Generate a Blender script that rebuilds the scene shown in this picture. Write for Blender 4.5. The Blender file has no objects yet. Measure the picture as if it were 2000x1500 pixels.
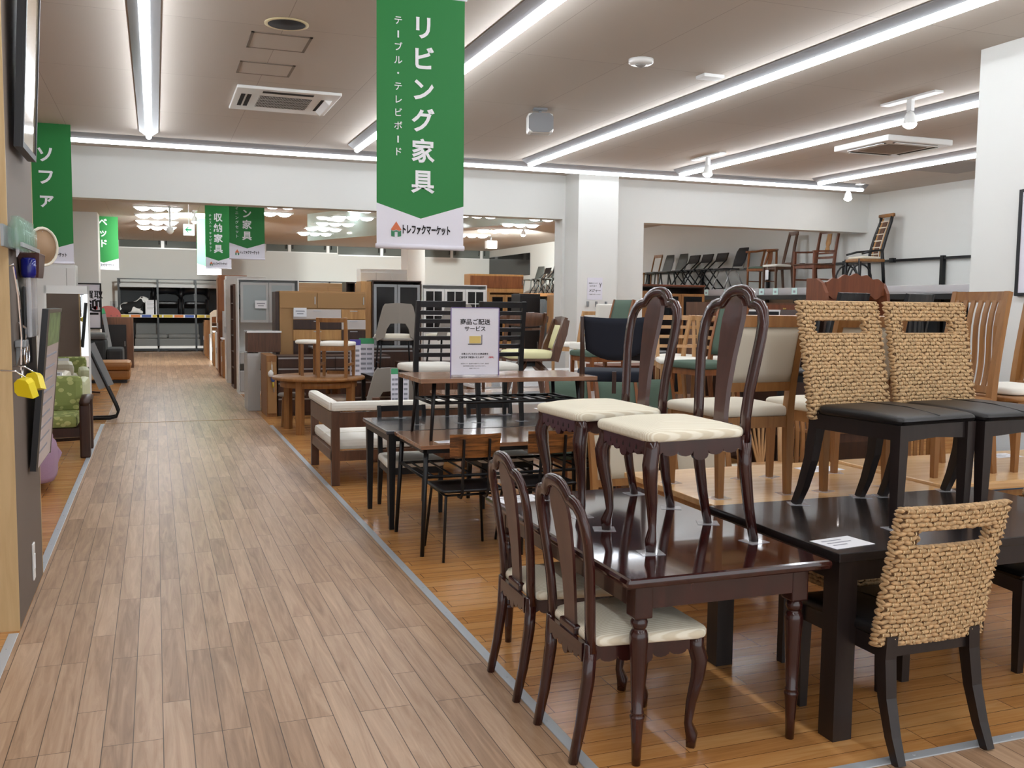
import bpy, bmesh, math, random
from mathutils import Vector, Matrix
PI = math.pi
random.seed(7)
SC = bpy.context.scene
COL = SC.collection

# ---------------------------------------------------------------- camera, world, exposure
CAM_H, FOC, YAW, PITCH, ROLL = 1.62, 1877.57, .355265, -.0820046, .0110771
_f = Vector((math.sin(YAW) * math.cos(PITCH), math.cos(YAW) * math.cos(PITCH), math.sin(PITCH)))
_r = Vector((math.cos(YAW), -math.sin(YAW), 0))
_u = _r.cross(_f)
_r, _u = math.cos(ROLL) * _r + math.sin(ROLL) * _u, -math.sin(ROLL) * _r + math.cos(ROLL) * _u
cam = bpy.data.objects.new('camera', bpy.data.cameras.new('camera'))
COL.objects.link(cam)
cam.matrix_world = Matrix(((_r.x, _u.x, -_f.x, 0), (_r.y, _u.y, -_f.y, 0), (_r.z, _u.z, -_f.z, CAM_H), (0, 0, 0, 1)))
cam.data.sensor_fit = 'HORIZONTAL'
cam.data.sensor_width = 36
cam.data.lens = 36 * FOC / 2000
cam.data.clip_end = 200
SC.camera = cam

world = bpy.data.worlds.new('world')
SC.world = world
world.use_nodes = True
bg = world.node_tree.nodes['Background']
bg.inputs[0].default_value = (.93, .97, 1.0, 1)
bg.inputs[1].default_value = .95

vs = SC.view_settings
vs.view_transform = 'Standard'
vs.look = 'None'
vs.gamma = 1
vs.use_curve_mapping = False
vs.exposure = 0.8
WALL_TUBE_STRENGTH = 8.5  # the tube run along the header wall
TUBE_STRENGTH = 18.0      # the long ceiling tubes
PANEL_STRENGTH = 17.0     # the lamp clusters of the back room

# ---------------------------------------------------------------- survey helpers: a sight line of the photograph met with a real plane
def _ray(x, y): return (x - 1000) * _r - (y - 750) * _u + FOC * _f
def onz(x, y, z):
    d = _ray(x, y); t = (z - CAM_H) / d.z
    return Vector((t * d.x, t * d.y, z))
def onY(x, y, Y):
    d = _ray(x, y); t = Y / d.y
    return Vector((t * d.x, Y, CAM_H + t * d.z))
def onX(x, y, X):
    d = _ray(x, y); t = X / d.x
    return Vector((X, t * d.y, CAM_H + t * d.z))

# ---------------------------------------------------------------- materials
def sr(r, g, b):
    def c(v):
        v /= 255
        return v / 12.92 if v <= .04045 else ((v + .055) / 1.055) ** 2.4
    return (c(r), c(g), c(b), 1)
MATS = {}
def mat(name, rgb, rough=.5, metal=0, spec=.5, alpha=None, trans=0, emit=0, coat=0, bump=0, bscale=200, noise=0, nscale=30):
    if name in MATS: return MATS[name]
    m = bpy.data.materials.new(name); m.use_nodes = True
    nt = m.node_tree; b = nt.nodes['Principled BSDF']
    col = sr(*rgb)
    b.inputs['Base Color'].default_value = col
    b.inputs['Roughness'].default_value = rough
    b.inputs['Metallic'].default_value = metal
    b.inputs['Specular IOR Level'].default_value = spec
    if coat:
        b.inputs['Coat Weight'].default_value = coat
        b.inputs['Coat Roughness'].default_value = .08
    if trans: b.inputs['Transmission Weight'].default_value = trans
    if alpha is not None: b.inputs['Alpha'].default_value = alpha
    if emit:
        b.inputs['Emission Color'].default_value = col
        b.inputs['Emission Strength'].default_value = emit
    if bump or noise:
        tc = nt.nodes.new('ShaderNodeTexCoord')
    if noise:
        n = nt.nodes.new('ShaderNodeTexNoise'); n.inputs['Scale'].default_value = nscale; n.inputs['Detail'].default_value = 4
        nt.links.new(tc.outputs['Object'], n.inputs['Vector'])
        r = nt.nodes.new('ShaderNodeMapRange'); r.inputs[1].default_value = .3; r.inputs[2].default_value = .7
        r.inputs[3].default_value = 1 - noise; r.inputs[4].default_value = 1 + noise
        nt.links.new(n.outputs['Fac'], r.inputs[0])
        mx = nt.nodes.new('ShaderNodeVectorMath'); mx.operation = 'SCALE'
        mx.inputs[0].default_value = col[:3]
        nt.links.new(r.outputs[0], mx.inputs['Scale'])
        nt.links.new(mx.outputs[0], b.inputs['Base Color'])
    if bump:
        n2 = nt.nodes.new('ShaderNodeTexNoise'); n2.inputs['Scale'].default_value = bscale
        nt.links.new(tc.outputs['Object'], n2.inputs['Vector'])
        bp = nt.nodes.new('ShaderNodeBump'); bp.inputs['Strength'].default_value = bump; bp.inputs['Distance'].default_value = .002
        nt.links.new(n2.outputs['Fac'], bp.inputs['Height']); nt.links.new(bp.outputs[0], b.inputs['Normal'])
    MATS[name] = m
    return m
def wood(name, c1, c2, rough=.35, scale=(14, 14, 1.2), coat=0, contrast=1.0, dark=None):
    """wood with long grain; SCALE is the noise frequency along x, y, z of the piece"""
    if name in MATS: return MATS[name]
    m = bpy.data.materials.new(name); m.use_nodes = True
    nt = m.node_tree; b = nt.nodes['Principled BSDF']
    tc = nt.nodes.new('ShaderNodeTexCoord'); mp = nt.nodes.new('ShaderNodeMapping')
    mp.inputs['Scale'].default_value = scale
    n = nt.nodes.new('ShaderNodeTexNoise'); n.inputs['Scale'].default_value = 1.6; n.inputs['Detail'].default_value = 6; n.inputs['Roughness'].default_value = .62
    n.inputs['Distortion'].default_value = .6
    rp = nt.nodes.new('ShaderNodeValToRGB')
    e = rp.color_ramp.elements
    e[0].position = .5 - .2 / contrast; e[0].color = sr(*c2)
    e[1].position = .5 + .2 / contrast; e[1].color = sr(*c1)
    nt.links.new(tc.outputs['Object'], mp.inputs['Vector']); nt.links.new(mp.outputs[0], n.inputs['Vector'])
    nt.links.new(n.outputs['Fac'], rp.inputs['Fac']); nt.links.new(rp.outputs[0], b.inputs['Base Color'])
    b.inputs['Roughness'].default_value = rough
    if coat:
        b.inputs['Coat Weight'].default_value = coat; b.inputs['Coat Roughness'].default_value = .05
    MATS[name] = m
    return m
def planks(name, cols, w, l, along, rough=.3, gap=.0016, gapcol=(70, 48, 30), coat=.15, tone=.34, spec=.5):
    """plank floor: brick pattern for the boards, a tone per board, stretched grain; ALONG is 'x' or 'y'"""
    m = bpy.data.materials.new(name); m.use_nodes = True
    nt = m.node_tree; b = nt.nodes['Principled BSDF']; L = nt.links.new
    tc = nt.nodes.new('ShaderNodeTexCoord'); mp = nt.nodes.new('ShaderNodeMapping')
    if along == 'y': mp.inputs['Rotation'].default_value = (0, 0, PI / 2)
    L(tc.outputs['Object'], mp.inputs['Vector'])
    br = nt.nodes.new('ShaderNodeTexBrick')
    br.inputs['Scale'].default_value = 1; br.inputs['Brick Width'].default_value = l; br.inputs['Row Height'].default_value = w
    br.inputs['Mortar Size'].default_value = gap; br.inputs['Mortar Smooth'].default_value = .0
    br.offset = .37; br.offset_frequency = 3; br.squash = 1
    br.inputs['Color1'].default_value = (0, 0, 0, 1); br.inputs['Color2'].default_value = (1, 1, 1, 1); br.inputs['Mortar'].default_value = (.5, .5, .5, 1)
    L(mp.outputs[0], br.inputs['Vector'])
    mp2 = nt.nodes.new('ShaderNodeMapping'); mp2.inputs['Scale'].default_value = (1.1, 16, 1)
    L(mp.outputs[0], mp2.inputs['Vector'])
    add = nt.nodes.new('ShaderNodeVectorMath'); add.operation = 'MULTIPLY_ADD'
    add.inputs[1].default_value = (13.7, 7.1, 3.3)
    L(br.outputs['Color'], add.inputs[0]); L(mp2.outputs[0], add.inputs[2])
    n = nt.nodes.new('ShaderNodeTexNoise'); n.inputs['Scale'].default_value = 1.5; n.inputs['Detail'].default_value = 7; n.inputs['Roughness'].default_value = .62; n.inputs['Distortion'].default_value = 1.1
    L(add.outputs[0], n.inputs['Vector'])
    mixf = nt.nodes.new('ShaderNodeMath'); mixf.operation = 'MULTIPLY_ADD'
    sep = nt.nodes.new('ShaderNodeSeparateColor'); L(br.outputs['Color'], sep.inputs[0])
    L(sep.outputs[0], mixf.inputs[0]); mixf.inputs[1].default_value = tone
    sc = nt.nodes.new('ShaderNodeMath'); sc.operation = 'MULTIPLY'; sc.inputs[1].default_value = 1 - tone
    L(n.outputs['Fac'], sc.inputs[0]); L(sc.outputs[0], mixf.inputs[2])
    rp = nt.nodes.new('ShaderNodeValToRGB'); els = rp.color_ramp.elements
    els[0].position = .22; els[0].color = sr(*cols[0]); els[1].position = .75; els[1].color = sr(*cols[-1])
    if len(cols) > 2:
        e = els.new(.48); e.color = sr(*cols[1])
    L(mixf.outputs[0], rp.inputs[0])
    mx = nt.nodes.new('ShaderNodeMix'); mx.data_type = 'RGBA'
    L(br.outputs['Fac'], mx.inputs[0]); L(rp.outputs[0], mx.inputs[6]); mx.inputs[7].default_value = sr(*gapcol)
    L(mx.outputs[2], b.inputs['Base Color'])
    b.inputs['Roughness'].default_value = rough
    b.inputs['Coat Weight'].default_value = coat; b.inputs['Coat Roughness'].default_value = .2; b.inputs['Specular IOR Level'].default_value = spec
    bp = nt.nodes.new('ShaderNodeBump'); bp.inputs['Strength'].default_value = .15; bp.inputs['Distance'].default_value = .002
    inv = nt.nodes.new('ShaderNodeMath'); inv.operation = 'SUBTRACT'; inv.inputs[0].default_value = 1; L(br.outputs['Fac'], inv.inputs[1])
    L(inv.outputs[0], bp.inputs['Height']); L(bp.outputs[0], b.inputs['Normal'])
    MATS[name] = m
    return m
def stripes(name, c1, c2, freq, rough=.9, axis=0):
    m = bpy.data.materials.new(name); m.use_nodes = True
    nt = m.node_tree; b = nt.nodes['Principled BSDF']; L = nt.links.new
    tc = nt.nodes.new('ShaderNodeTexCoord'); w = nt.nodes.new('ShaderNodeTexWave')
    w.bands_direction = 'XYZ'[axis]; w.inputs['Scale'].default_value = freq; w.inputs['Distortion'].default_value = 0
    L(tc.outputs['Object'], w.inputs['Vector'])
    rp = nt.nodes.new('ShaderNodeValToRGB'); rp.color_ramp.elements[0].color = sr(*c1); rp.color_ramp.elements[1].color = sr(*c2)
    rp.color_ramp.elements[0].position = .35; rp.color_ramp.elements[1].position = .75
    L(w.outputs['Fac'], rp.inputs[0]); L(rp.outputs[0], b.inputs['Base Color']); b.inputs['Roughness'].default_value = rough
    b.inputs['Specular IOR Level'].default_value = .2
    MATS[name] = m
    return m
def leaves(name, c1, c2):
    m = bpy.data.materials.new(name); m.use_nodes = True
    nt = m.node_tree; b = nt.nodes['Principled BSDF']; L = nt.links.new
    tc = nt.nodes.new('ShaderNodeTexCoord'); mp = nt.nodes.new('ShaderNodeMapping'); mp.inputs['Scale'].default_value = (13, 13, 17); mp.inputs['Rotation'].default_value = (0, .6, .3)
    v = nt.nodes.new('ShaderNodeTexVoronoi'); v.inputs['Scale'].default_value = 1
    rp = nt.nodes.new('ShaderNodeValToRGB'); rp.color_ramp.interpolation = 'CONSTANT'
    rp.color_ramp.elements[0].color = sr(*c2); rp.color_ramp.elements[1].color = sr(*c1); rp.color_ramp.elements[1].position = .4
    L(tc.outputs['Object'], mp.inputs[0]); L(mp.outputs[0], v.inputs['Vector']); L(v.outputs['Distance'], rp.inputs[0]); L(rp.outputs[0], b.inputs['Base Color'])
    b.inputs['Roughness'].default_value = .9
    MATS[name] = m
    return m
def ceiling_mat():
    m = bpy.data.materials.new('ceiling_board'); m.use_nodes = True
    nt = m.node_tree; b = nt.nodes['Principled BSDF']; L = nt.links.new
    tc = nt.nodes.new('ShaderNodeTexCoord')
    br = nt.nodes.new('ShaderNodeTexBrick'); br.inputs['Scale'].default_value = 1; br.inputs['Brick Width'].default_value = .91; br.inputs['Row Height'].default_value = 1.82
    br.offset = 0; br.inputs['Mortar Size'].default_value = .003; br.inputs['Mortar Smooth'].default_value = .3
    base = sr(196, 186, 175)
    br.inputs['Color1'].default_value = base; br.inputs['Color2'].default_value = sr(192, 182, 171); br.inputs['Mortar'].default_value = sr(160, 148, 138)
    L(tc.outputs['Object'], br.inputs['Vector']); L(br.outputs['Color'], b.inputs['Base Color'])
    b.inputs['Roughness'].default_value = .85
    return m

M = dict(
    white=mat('white_paint', (238, 238, 236), .75), wall=mat('wall_paint', (226, 226, 222), .85, spec=.2, bump=.1, bscale=160),
    laminate=mat('white_laminate', (240, 240, 238), .25), gloss=mat('white_gloss', (245, 245, 245), .08, coat=.5),
    metal=mat('brushed_aluminium', (190, 190, 192), .32, 1), strip=mat('aluminium_strip', (196, 202, 208), .38, .35), chrome=mat('chrome', (225, 225, 228), .08, 1), black=mat('black_paint', (22, 22, 25), .4),
    blackmetal=mat('black_metal', (20, 20, 23), .38, .2), leather=mat('black_leatherette', (24, 22, 23), .38, bump=.25, bscale=420), blackseat=mat('black_vinyl', (18, 18, 22), .35),
    mahogany=wood('mahogany', (64, 26, 22), (40, 15, 14), .24, coat=.45), mahogany_top=wood('mahogany_top', (64, 25, 23), (38, 15, 15), .1, (14, 1.2, 14), coat=.7),
    mahogany_splat=wood('mahogany_splat', (80, 45, 38), (64, 33, 28), .3, coat=.4),
    espresso=wood('espresso_wood', (38, 28, 27), (24, 17, 17), .4, coat=.1), espresso_top=wood('espresso_top', (40, 34, 34), (28, 23, 24), .26, (1.2, 14, 14), coat=.12),
    cream=stripes('cream_stripe_fabric', (226, 216, 192), (246, 240, 222), 30), cream_plain=mat('cream_vinyl', (240, 234, 218), .5), white_fabric=mat('white_fabric', (240, 236, 226), .9),
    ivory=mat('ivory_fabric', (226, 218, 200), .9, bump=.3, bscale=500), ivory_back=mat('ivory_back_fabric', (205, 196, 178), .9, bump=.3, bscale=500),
    oak=wood('oak', (205, 157, 98), (176, 126, 72), .38), oak_dark=wood('oak_dark', (164, 116, 66), (132, 88, 48), .4), oak_top=wood('oak_top', (236, 194, 140), (216, 170, 114), .25, (1.2, 14, 14), coat=.3),
    beech=wood('beech', (200, 158, 112), (178, 134, 88), .4), walnut=wood('walnut', (108, 72, 50), (74, 47, 33), .4), black_top=wood('black_top', (58, 58, 64), (44, 44, 50), .2, (1.2, 14, 14), coat=.3), batten=mat('batten', (150, 150, 152), .35, .4), walnut_top=wood('walnut_top', (162, 118, 88), (118, 82, 60), .22, (1.2, 14, 14), coat=.2),
    dark_oak=wood('dark_oak', (70, 44, 32), (48, 30, 23), .4), panel_wood=wood('zebra_ply', (158, 102, 52), (74, 44, 22), .35, (2.2, 14, 34), contrast=1.7),
    teak=wood('teak', (150, 92, 50), (116, 66, 34), .4), cherry=wood('cherry', (128, 72, 44), (98, 52, 32), .4),
    navy=mat('navy_fabric', (30, 34, 46), .95), green=mat('moss_green_fabric', (88, 106, 92), .95, noise=.12, nscale=300), grey_fabric=mat('grey_fabric', (148, 142, 134), .95, noise=.05, nscale=300),
    dark_grey=mat('charcoal_fabric', (62, 64, 66), .95), purple=mat('mauve_fabric', (160, 128, 150), .95, noise=.08, nscale=200), caramel=mat('caramel_leather', (172, 116, 58), .45), beige_leather=mat('beige_leather', (226, 218, 196), .45),
    leaf=leaves('leaf_print_fabric', (142, 152, 88), (190, 194, 128)), red_leather=mat('red_leather', (122, 48, 40), .4), lemon=mat('pale_yellow_fabric', (232, 226, 178), .9),
    rattan=mat('woven_seagrass', (192, 158, 116), .75, noise=.32, nscale=60), cane=mat('pale_cane', (226, 202, 158), .7), rattan2=mat('seagrass_core', (96, 70, 44), .9), paper=mat('white_paper', (240, 240, 244), .7), ink=mat('black_ink', (30, 28, 30), .8),
    lilac=mat('sign_paper', (228, 226, 236), .5), violet=mat('violet_plastic', (112, 96, 150), .3), banner=mat('banner_green', (26, 120, 52), .6), banner_white=mat('banner_white', (222, 220, 230), .6), letter=mat('banner_lettering', (232, 232, 236), .6),
    glass=mat('clear_glass', (235, 245, 242), .03, trans=.0, alpha=.16, spec=.8), smoke=mat('smoked_glass', (36, 36, 38), .08, alpha=.78), frost=mat('frosted_glass', (176, 186, 188), .3, alpha=.85),
    dglass=mat('dark_office_glass', (120, 126, 122), .05, alpha=.8, spec=.9), plastic=mat('clear_film', (240, 240, 245), .05, alpha=.34, spec=1), mirror=mat('mirror_glass', (235, 238, 238), .01, 1),
    taupe=mat('taupe_panel', (112, 98, 88), .6), pine=wood('pine', (206, 178, 132), (190, 160, 114), .5), brown_board=mat('brown_board', (168, 128, 82), .6), red=mat('red_print', (200, 50, 50), .6),
    yellow=mat('yellow_plastic', (236, 214, 30), .35), tan_leather=mat('tan_leather', (160, 128, 96), .6), brown_leather=mat('brown_leather', (74, 36, 28), .4), blue=mat('blue_glass', (20, 26, 120), .1),
    sage=mat('sage_glass', (150, 185, 165), .08, alpha=.3), sky=mat('pale_blue_paper', (200, 232, 230), .7), steel=mat('steel_grey', (150, 152, 154), .4, .6), wall_tube=mat('lit_wall_tube', (241, 248, 255), .5, emit=WALL_TUBE_STRENGTH), tube=mat('lit_tube', (241, 248, 255), .5, emit=TUBE_STRENGTH), lamp=mat('lit_lamp', (244, 250, 255), .5, emit=PANEL_STRENGTH),
    bulb=mat('lit_bulb', (255, 250, 244), .5, emit=40), exit=mat('lit_exit_sign', (235, 250, 238), .5, emit=1.2), exit_green=mat('exit_green', (20, 150, 90), .5, emit=.3), hole_shade=mat('cavity_shade', (34, 30, 28), .9), speaker=mat('speaker_grille', (140, 140, 142), .7),  # dark colour for openings: the shade inside them is painted
    pale_pink=mat('pale_oak_laminate', (206, 196, 190), .4), light_grey=mat('light_grey_laminate', (186, 186, 184), .4), orange_print=mat('orange_print', (222, 132, 62), .6), blue_print=mat('blue_print', (70, 96, 170), .6), yellow_print=mat('yellow_print', (214, 190, 70), .6),
    cup_green=mat('leaflet_green', (70, 160, 110), .6), indigo=mat('indigo_print', (80, 70, 160), .5), concrete=mat('grey_panel', (176, 172, 168), .8),
)

# ---------------------------------------------------------------- mesh building
class MB:
    def __init__(s): s.v = []; s.f = []; s.sm = []
    def add(s, vs, fs, smooth=False):
        o = len(s.v); s.v += [tuple(v) for v in vs]; s.f += [tuple(i + o for i in f) for f in fs]; s.sm += [smooth] * len(fs)
        return s
    def box(s, x0, x1, y0, y1, z0, z1, bev=0):
        if bev:
            b = min(bev, abs(x1 - x0) * .45, abs(y1 - y0) * .45, abs(z1 - z0) * .45)
            bm = bmesh.new(); bmesh.ops.create_cube(bm, size=1)
            for v in bm.verts: v.co = Vector(((x0 + x1) / 2 + v.co.x * (x1 - x0), (y0 + y1) / 2 + v.co.y * (y1 - y0), (z0 + z1) / 2 + v.co.z * (z1 - z0)))
            bmesh.ops.bevel(bm, geom=bm.edges[:], offset=b, segments=2, profile=.6, affect='EDGES')
            bm.verts.index_update()
            s.add([v.co[:] for v in bm.verts], [[v.index for v in f.verts] for f in bm.faces], False); bm.free()
            return s
        return s.add([(x0, y0, z0), (x1, y0, z0), (x1, y1, z0), (x0, y1, z0), (x0, y0, z1), (x1, y0, z1), (x1, y1, z1), (x0, y1, z1)],
                     [(0, 3, 2, 1), (4, 5, 6, 7), (0, 1, 5, 4), (1, 2, 6, 5), (2, 3, 7, 6), (3, 0, 4, 7)])
    def sweep(s, pts, w, h=None, up=(0, 1, 0), n=4, cap=True, closed=False):
        """a bar along PTS; W and H (numbers or lists) are its widths across and along UP; n=4 square, else rounded"""
        pts = [Vector(p) for p in pts]; k = len(pts)
        W = w if isinstance(w, (list, tuple)) else [w] * k
        Hh = h if isinstance(h, (list, tuple)) else ([h] * k if h else W)
        up = Vector(up); rings = []
        for i, p in enumerate(pts):
            a = pts[(i - 1) % k] if closed or i else pts[i]; b = pts[(i + 1) % k] if closed or i < k - 1 else pts[i]
            t = (b - a).normalized()
            x = t.cross(up)
            if x.length < 1e-4: x = t.cross(Vector((1, 0, 0)))
            x.normalize(); y = x.cross(t).normalized()
            ring = []
            for j in range(n):
                if n == 4:
                    c, d = ((-1, -1), (1, -1), (1, 1), (-1, 1))[j]
                else:
                    q = 2 * PI * j / n; c, d = math.cos(q), math.sin(q)
                    if n == 8: e = .42; c = math.copysign(abs(c) ** e, c); d = math.copysign(abs(d) ** e, d)
                ring.append(p + x * c * W[i] / 2 + y * d * Hh[i] / 2)
            rings.append(ring)
        vs = [v for r in rings for v in r]; fs = []
        for i in range(k if closed else k - 1):
            for j in range(n):
                a = i * n + j; b = i * n + (j + 1) % n; i2 = (i + 1) % k
                fs.append((a, b, i2 * n + (j + 1) % n, i2 * n + j))
        if cap and not closed:
            fs.append(tuple(range(n))[::-1]); fs.append(tuple((k - 1) * n + j for j in range(n)))
        return s.add(vs, fs, n > 4)
    def tube(s, pts, r, n=8, up=(0, .3, 1), closed=False):
        R = r if isinstance(r, (list, tuple)) else [r] * len(pts)
        return s.sweep(pts, [2 * q for q in R], None, up, n if n != 8 else 9, True, closed)
    def lathe(s, prof, n=20, c=(0, 0, 0)):
        vs = []; fs = []
        for r, z in prof:
            for j in range(n):
                q = 2 * PI * j / n; vs.append((c[0] + r * math.cos(q), c[1] + r * math.sin(q), c[2] + z))
        for i in range(len(prof) - 1):
            for j in range(n):
                a = i * n + j; b = i * n + (j + 1) % n
                fs.append((a, b, b + n, a + n))
        fs.append(tuple(range(n))[::-1]); fs.append(tuple((len(prof) - 1) * n + j for j in range(n)))
        return s.add(vs, fs, True)
    def prism(s, poly, t0, t1, axis='y'):
        """polygon in the plane across AXIS (y: x,z; x: y,z; z: x,y) extruded from t0 to t1"""
        def P(a, b, t): return (a, t, b) if axis == 'y' else ((t, a, b) if axis == 'x' else (a, b, t))
        k = len(poly)
        vs = [P(a, b, t0) for a, b in poly] + [P(a, b, t1) for a, b in poly]
        fs = [tuple(range(k)), tuple(range(2 * k - 1, k - 1, -1))] + [(i, i + k, (i + 1) % k + k, (i + 1) % k) for i in range(k)]
        return s.add(vs, fs)
    def cushion(s, wf, wb, y0, y1, z0, z1, crown=.02, rad=.05, droop=0, n=8):
        """upholstered pad on a trapezium plan: wide wf at y1 (front) and wb at y0"""
        out = []
        cs = [(wb / 2, y0, 0, -1), (wf / 2, y1, 1, 0), (-wf / 2, y1, 0, 1), (-wb / 2, y0, -1, 0)]
        cen = [(wb / 2 - rad, y0 + rad, -PI / 2), (wf / 2 - rad, y1 - rad, 0), (-wf / 2 + rad, y1 - rad, PI / 2), (-wb / 2 + rad, y0 + rad, PI)]
        for i, (cx, cy, a) in enumerate(cen):
            for j in range(5): out.append((cx + rad * math.cos(a + j * PI / 8), cy + rad * math.sin(a + j * PI / 8)))
            nx = cen[(i + 1) % 4]; a2 = a + PI / 2
            p = (cx + rad * math.cos(a2), cy + rad * math.sin(a2)); q = (nx[0] + rad * math.cos(nx[2]), nx[1] + rad * math.sin(nx[2]))
            for j in range(1, 6): out.append((p[0] + (q[0] - p[0]) * j / 6, p[1] + (q[1] - p[1]) * j / 6))
        k = len(out); cy = (y0 + y1) / 2; h = z1 - z0
        prof = [(.96, 0), (.99, .12), (1, .35), (1, .6), (.985, .8), (.95, .93), (.88, 1.0)]
        rings = [(r, z0 + h * t, 0) for r, t in prof] + [(r, z1, crown * (1 - (r / .88) ** 2)) for r in (.7, .5, .3, .12)]
        vs = []; fs = []
        for r, z, c in rings:
            for x, y in out:
                yy = cy + (y - cy) * r
                dz = -droop * max(0, (yy - cy) / (y1 - cy)) ** 2 if z > z0 + .5 * h else 0
                vs.append((x * r, yy, z + c + dz))
        for i in range(len(rings) - 1):
            for j in range(k):
                a = i * k + j; b = i * k + (j + 1) % k
                fs.append((a, b, b + k, a + k))
        fs.append(tuple(range(k))[::-1]); fs.append(tuple((len(rings) - 1) * k + j for j in range(k)))
        return s.add(vs, fs, True)
    def xf(s, mtx):
        s.v = [tuple(mtx @ Vector(v)) for v in s.v]; return s
    def obj(s, name, m, parent=None, label=None):
        me = bpy.data.meshes.new(name); me.from_pydata(s.v, [], s.f); me.update()
        if any(s.sm): me.polygons.foreach_set('use_smooth', s.sm)
        me.materials.append(m)
        o = bpy.data.objects.new(name, me); COL.objects.link(o)
        if parent: o.parent = parent
        if label: o['label'] = label
        return o

def tag(o, label, cat, group=None, kind=None):
    o['label'] = label
    if cat: o['category'] = cat
    if group: o['group'] = group
    if kind: o['kind'] = kind
    return o
def thing(name, label, cat, loc=(0, 0, 0), rz=0, group=None):
    o = bpy.data.objects.new(name, None); COL.objects.link(o)
    o.empty_display_size = .1; o.location = loc; o.rotation_euler = (0, 0, rz)
    return tag(o, label, cat, group)
def struct(name, mb, m):
    o = mb.obj(name, m); o['kind'] = 'structure'; return o
def dup(root, loc, rz, label, group=None):
    r = root.copy(); COL.objects.link(r); r.location = loc; r.rotation_euler = (0, 0, rz); r['label'] = label
    if group: r['group'] = group
    for ch in [c for c in root.children]:
        c = ch.copy(); COL.objects.link(c); c.parent = r
        for g in [q for q in ch.children]:
            d = g.copy(); COL.objects.link(d); d.parent = c
    return r
def text_mb(body, size, bold=0, align='CENTER'):
    """lettering as a flat mesh in the local x-z plane, standing upright and read from -y"""
    cu = bpy.data.curves.new('lettering', 'FONT'); cu.body = body; cu.size = size; cu.offset = bold; cu.align_x = align; cu.align_y = 'CENTER'; cu.resolution_u = 2
    o = bpy.data.objects.new('lettering', cu); COL.objects.link(o)
    me = bpy.data.meshes.new_from_object(o.evaluated_get(bpy.context.evaluated_depsgraph_get()))
    b = MB(); b.add([(v.co.x, 0, v.co.y) for v in me.vertices], [tuple(p.vertices) for p in me.polygons])
    bpy.data.objects.remove(o); bpy.data.curves.remove(cu); bpy.data.meshes.remove(me)
    return b
def put(b, src, dx=0, dy=0, dz=0, sx=1):
    return b.add([(x * sx + dx, y + dy, z + dz) for x, y, z in src.v], src.f)
# ================================================================ the building
CZ, WY, BY, RX, LX, FY = 3.6, 13.7, 34.0, 11.66, -5.0, -4.0
XL, XR, YF = -.65, 1.39, 2.65           # the aisle's edges and the front aisle's edge
aisle_m = planks('aisle_planks', [(130, 98, 72), (174, 140, 110), (204, 172, 142)], .105, .92, 'y', .4, coat=.0, tone=.2, spec=.46)
oak_m = planks('oak_planks', [(162, 108, 58), (198, 140, 80), (216, 164, 104)], .095, .9, 'x', .24, gapcol=(96, 62, 36), tone=.22)
def slab(name, x0, x1, y0, y1, m): return struct(name, MB().box(x0, x1, y0, y1, -.1, 0), m)
slab('floor', XL, XR, FY, BY, aisle_m)
slab('floor', XR, RX + .2, FY, YF, aisle_m)
slab('floor', XR, RX + .2, YF, BY, oak_m)
slab('floor', LX, XL, FY, BY, oak_m)
tw = .045
def trim(x0, x1, y0, y1):
    b = MB().box(x0, x1, y0, y1, .0005, .006, .002)
    n = int(max(x1 - x0, y1 - y0) / .45)
    for i in range(n):
        t = (i + .5) / n
        cx, cy = ((x0 + x1) / 2, y0 + (y1 - y0) * t) if y1 - y0 > x1 - x0 else (x0 + (x1 - x0) * t, (y0 + y1) / 2)
        b.lathe([(.006, 0), (.004, .0015)], 8, (cx, cy, .006))
    return b
struct('trim_1', trim(XR - .005, XR + tw - .005, YF, 12.9), M['strip'])
struct('trim_2', trim(XR, RX, YF - tw / 2, YF + tw / 2), M['strip'])
struct('trim_3', trim(XL - tw, XL, 6.22, 13.6), M['strip'])
struct('trim_4', trim(XL - tw, XL, FY, 5.1), M['strip'])
struct('trim_5', MB().box(XL, XR, 13.66, 13.7, .0005, .004), wood('threshold_oak', (190, 150, 104), (160, 122, 82), .4, (1.2, 14, 14)))
struct('ceiling', MB().box(LX, RX + .2, FY, BY + .2, CZ, CZ + .1), ceiling_mat())
struct('wall_right', MB().box(RX, RX + .2, FY, BY, 0, CZ), M['wall'])
struct('wall_back', MB().box(LX, RX + .2, BY, BY + .2, 0, CZ), M['wall'])
struct('wall_left', MB().box(LX - .2, LX, FY, BY, 0, CZ), M['wall'])
HB = 2.94
px0 = onY(1129.6, 429, 13.2).x
struct('wall_header', MB().box(LX, RX, WY, WY + .3, HB, CZ), M['wall'])
struct('wall_middle', MB().box(onY(1102, 440, WY).x - .03, 7.28, WY, WY + .3, 0, HB), M['wall'])
struct('wall_pillar', MB().box(px0, onY(1207, 440, 13.2).x, 13.2, WY, 0, CZ), M['wall'])
struct('wall_column', MB().box(onY(140, 500, 23.8).x - .3, onY(192, 500, 23.8).x, 23.8, 24.6, 0, CZ), M['wall'])
# the white block standing into the room on the right: its left face runs along the aisle
BX = 5.95
struct('wall_block', MB().box(BX, RX, FY + 3.2, 5.82, 0, CZ - .0), M['wall'])
struct('wall_pier', MB().box(onY(797, 500, 26).x, onY(830, 500, 26).x, 26, 26.8, 0, CZ), M['wall'])
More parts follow.
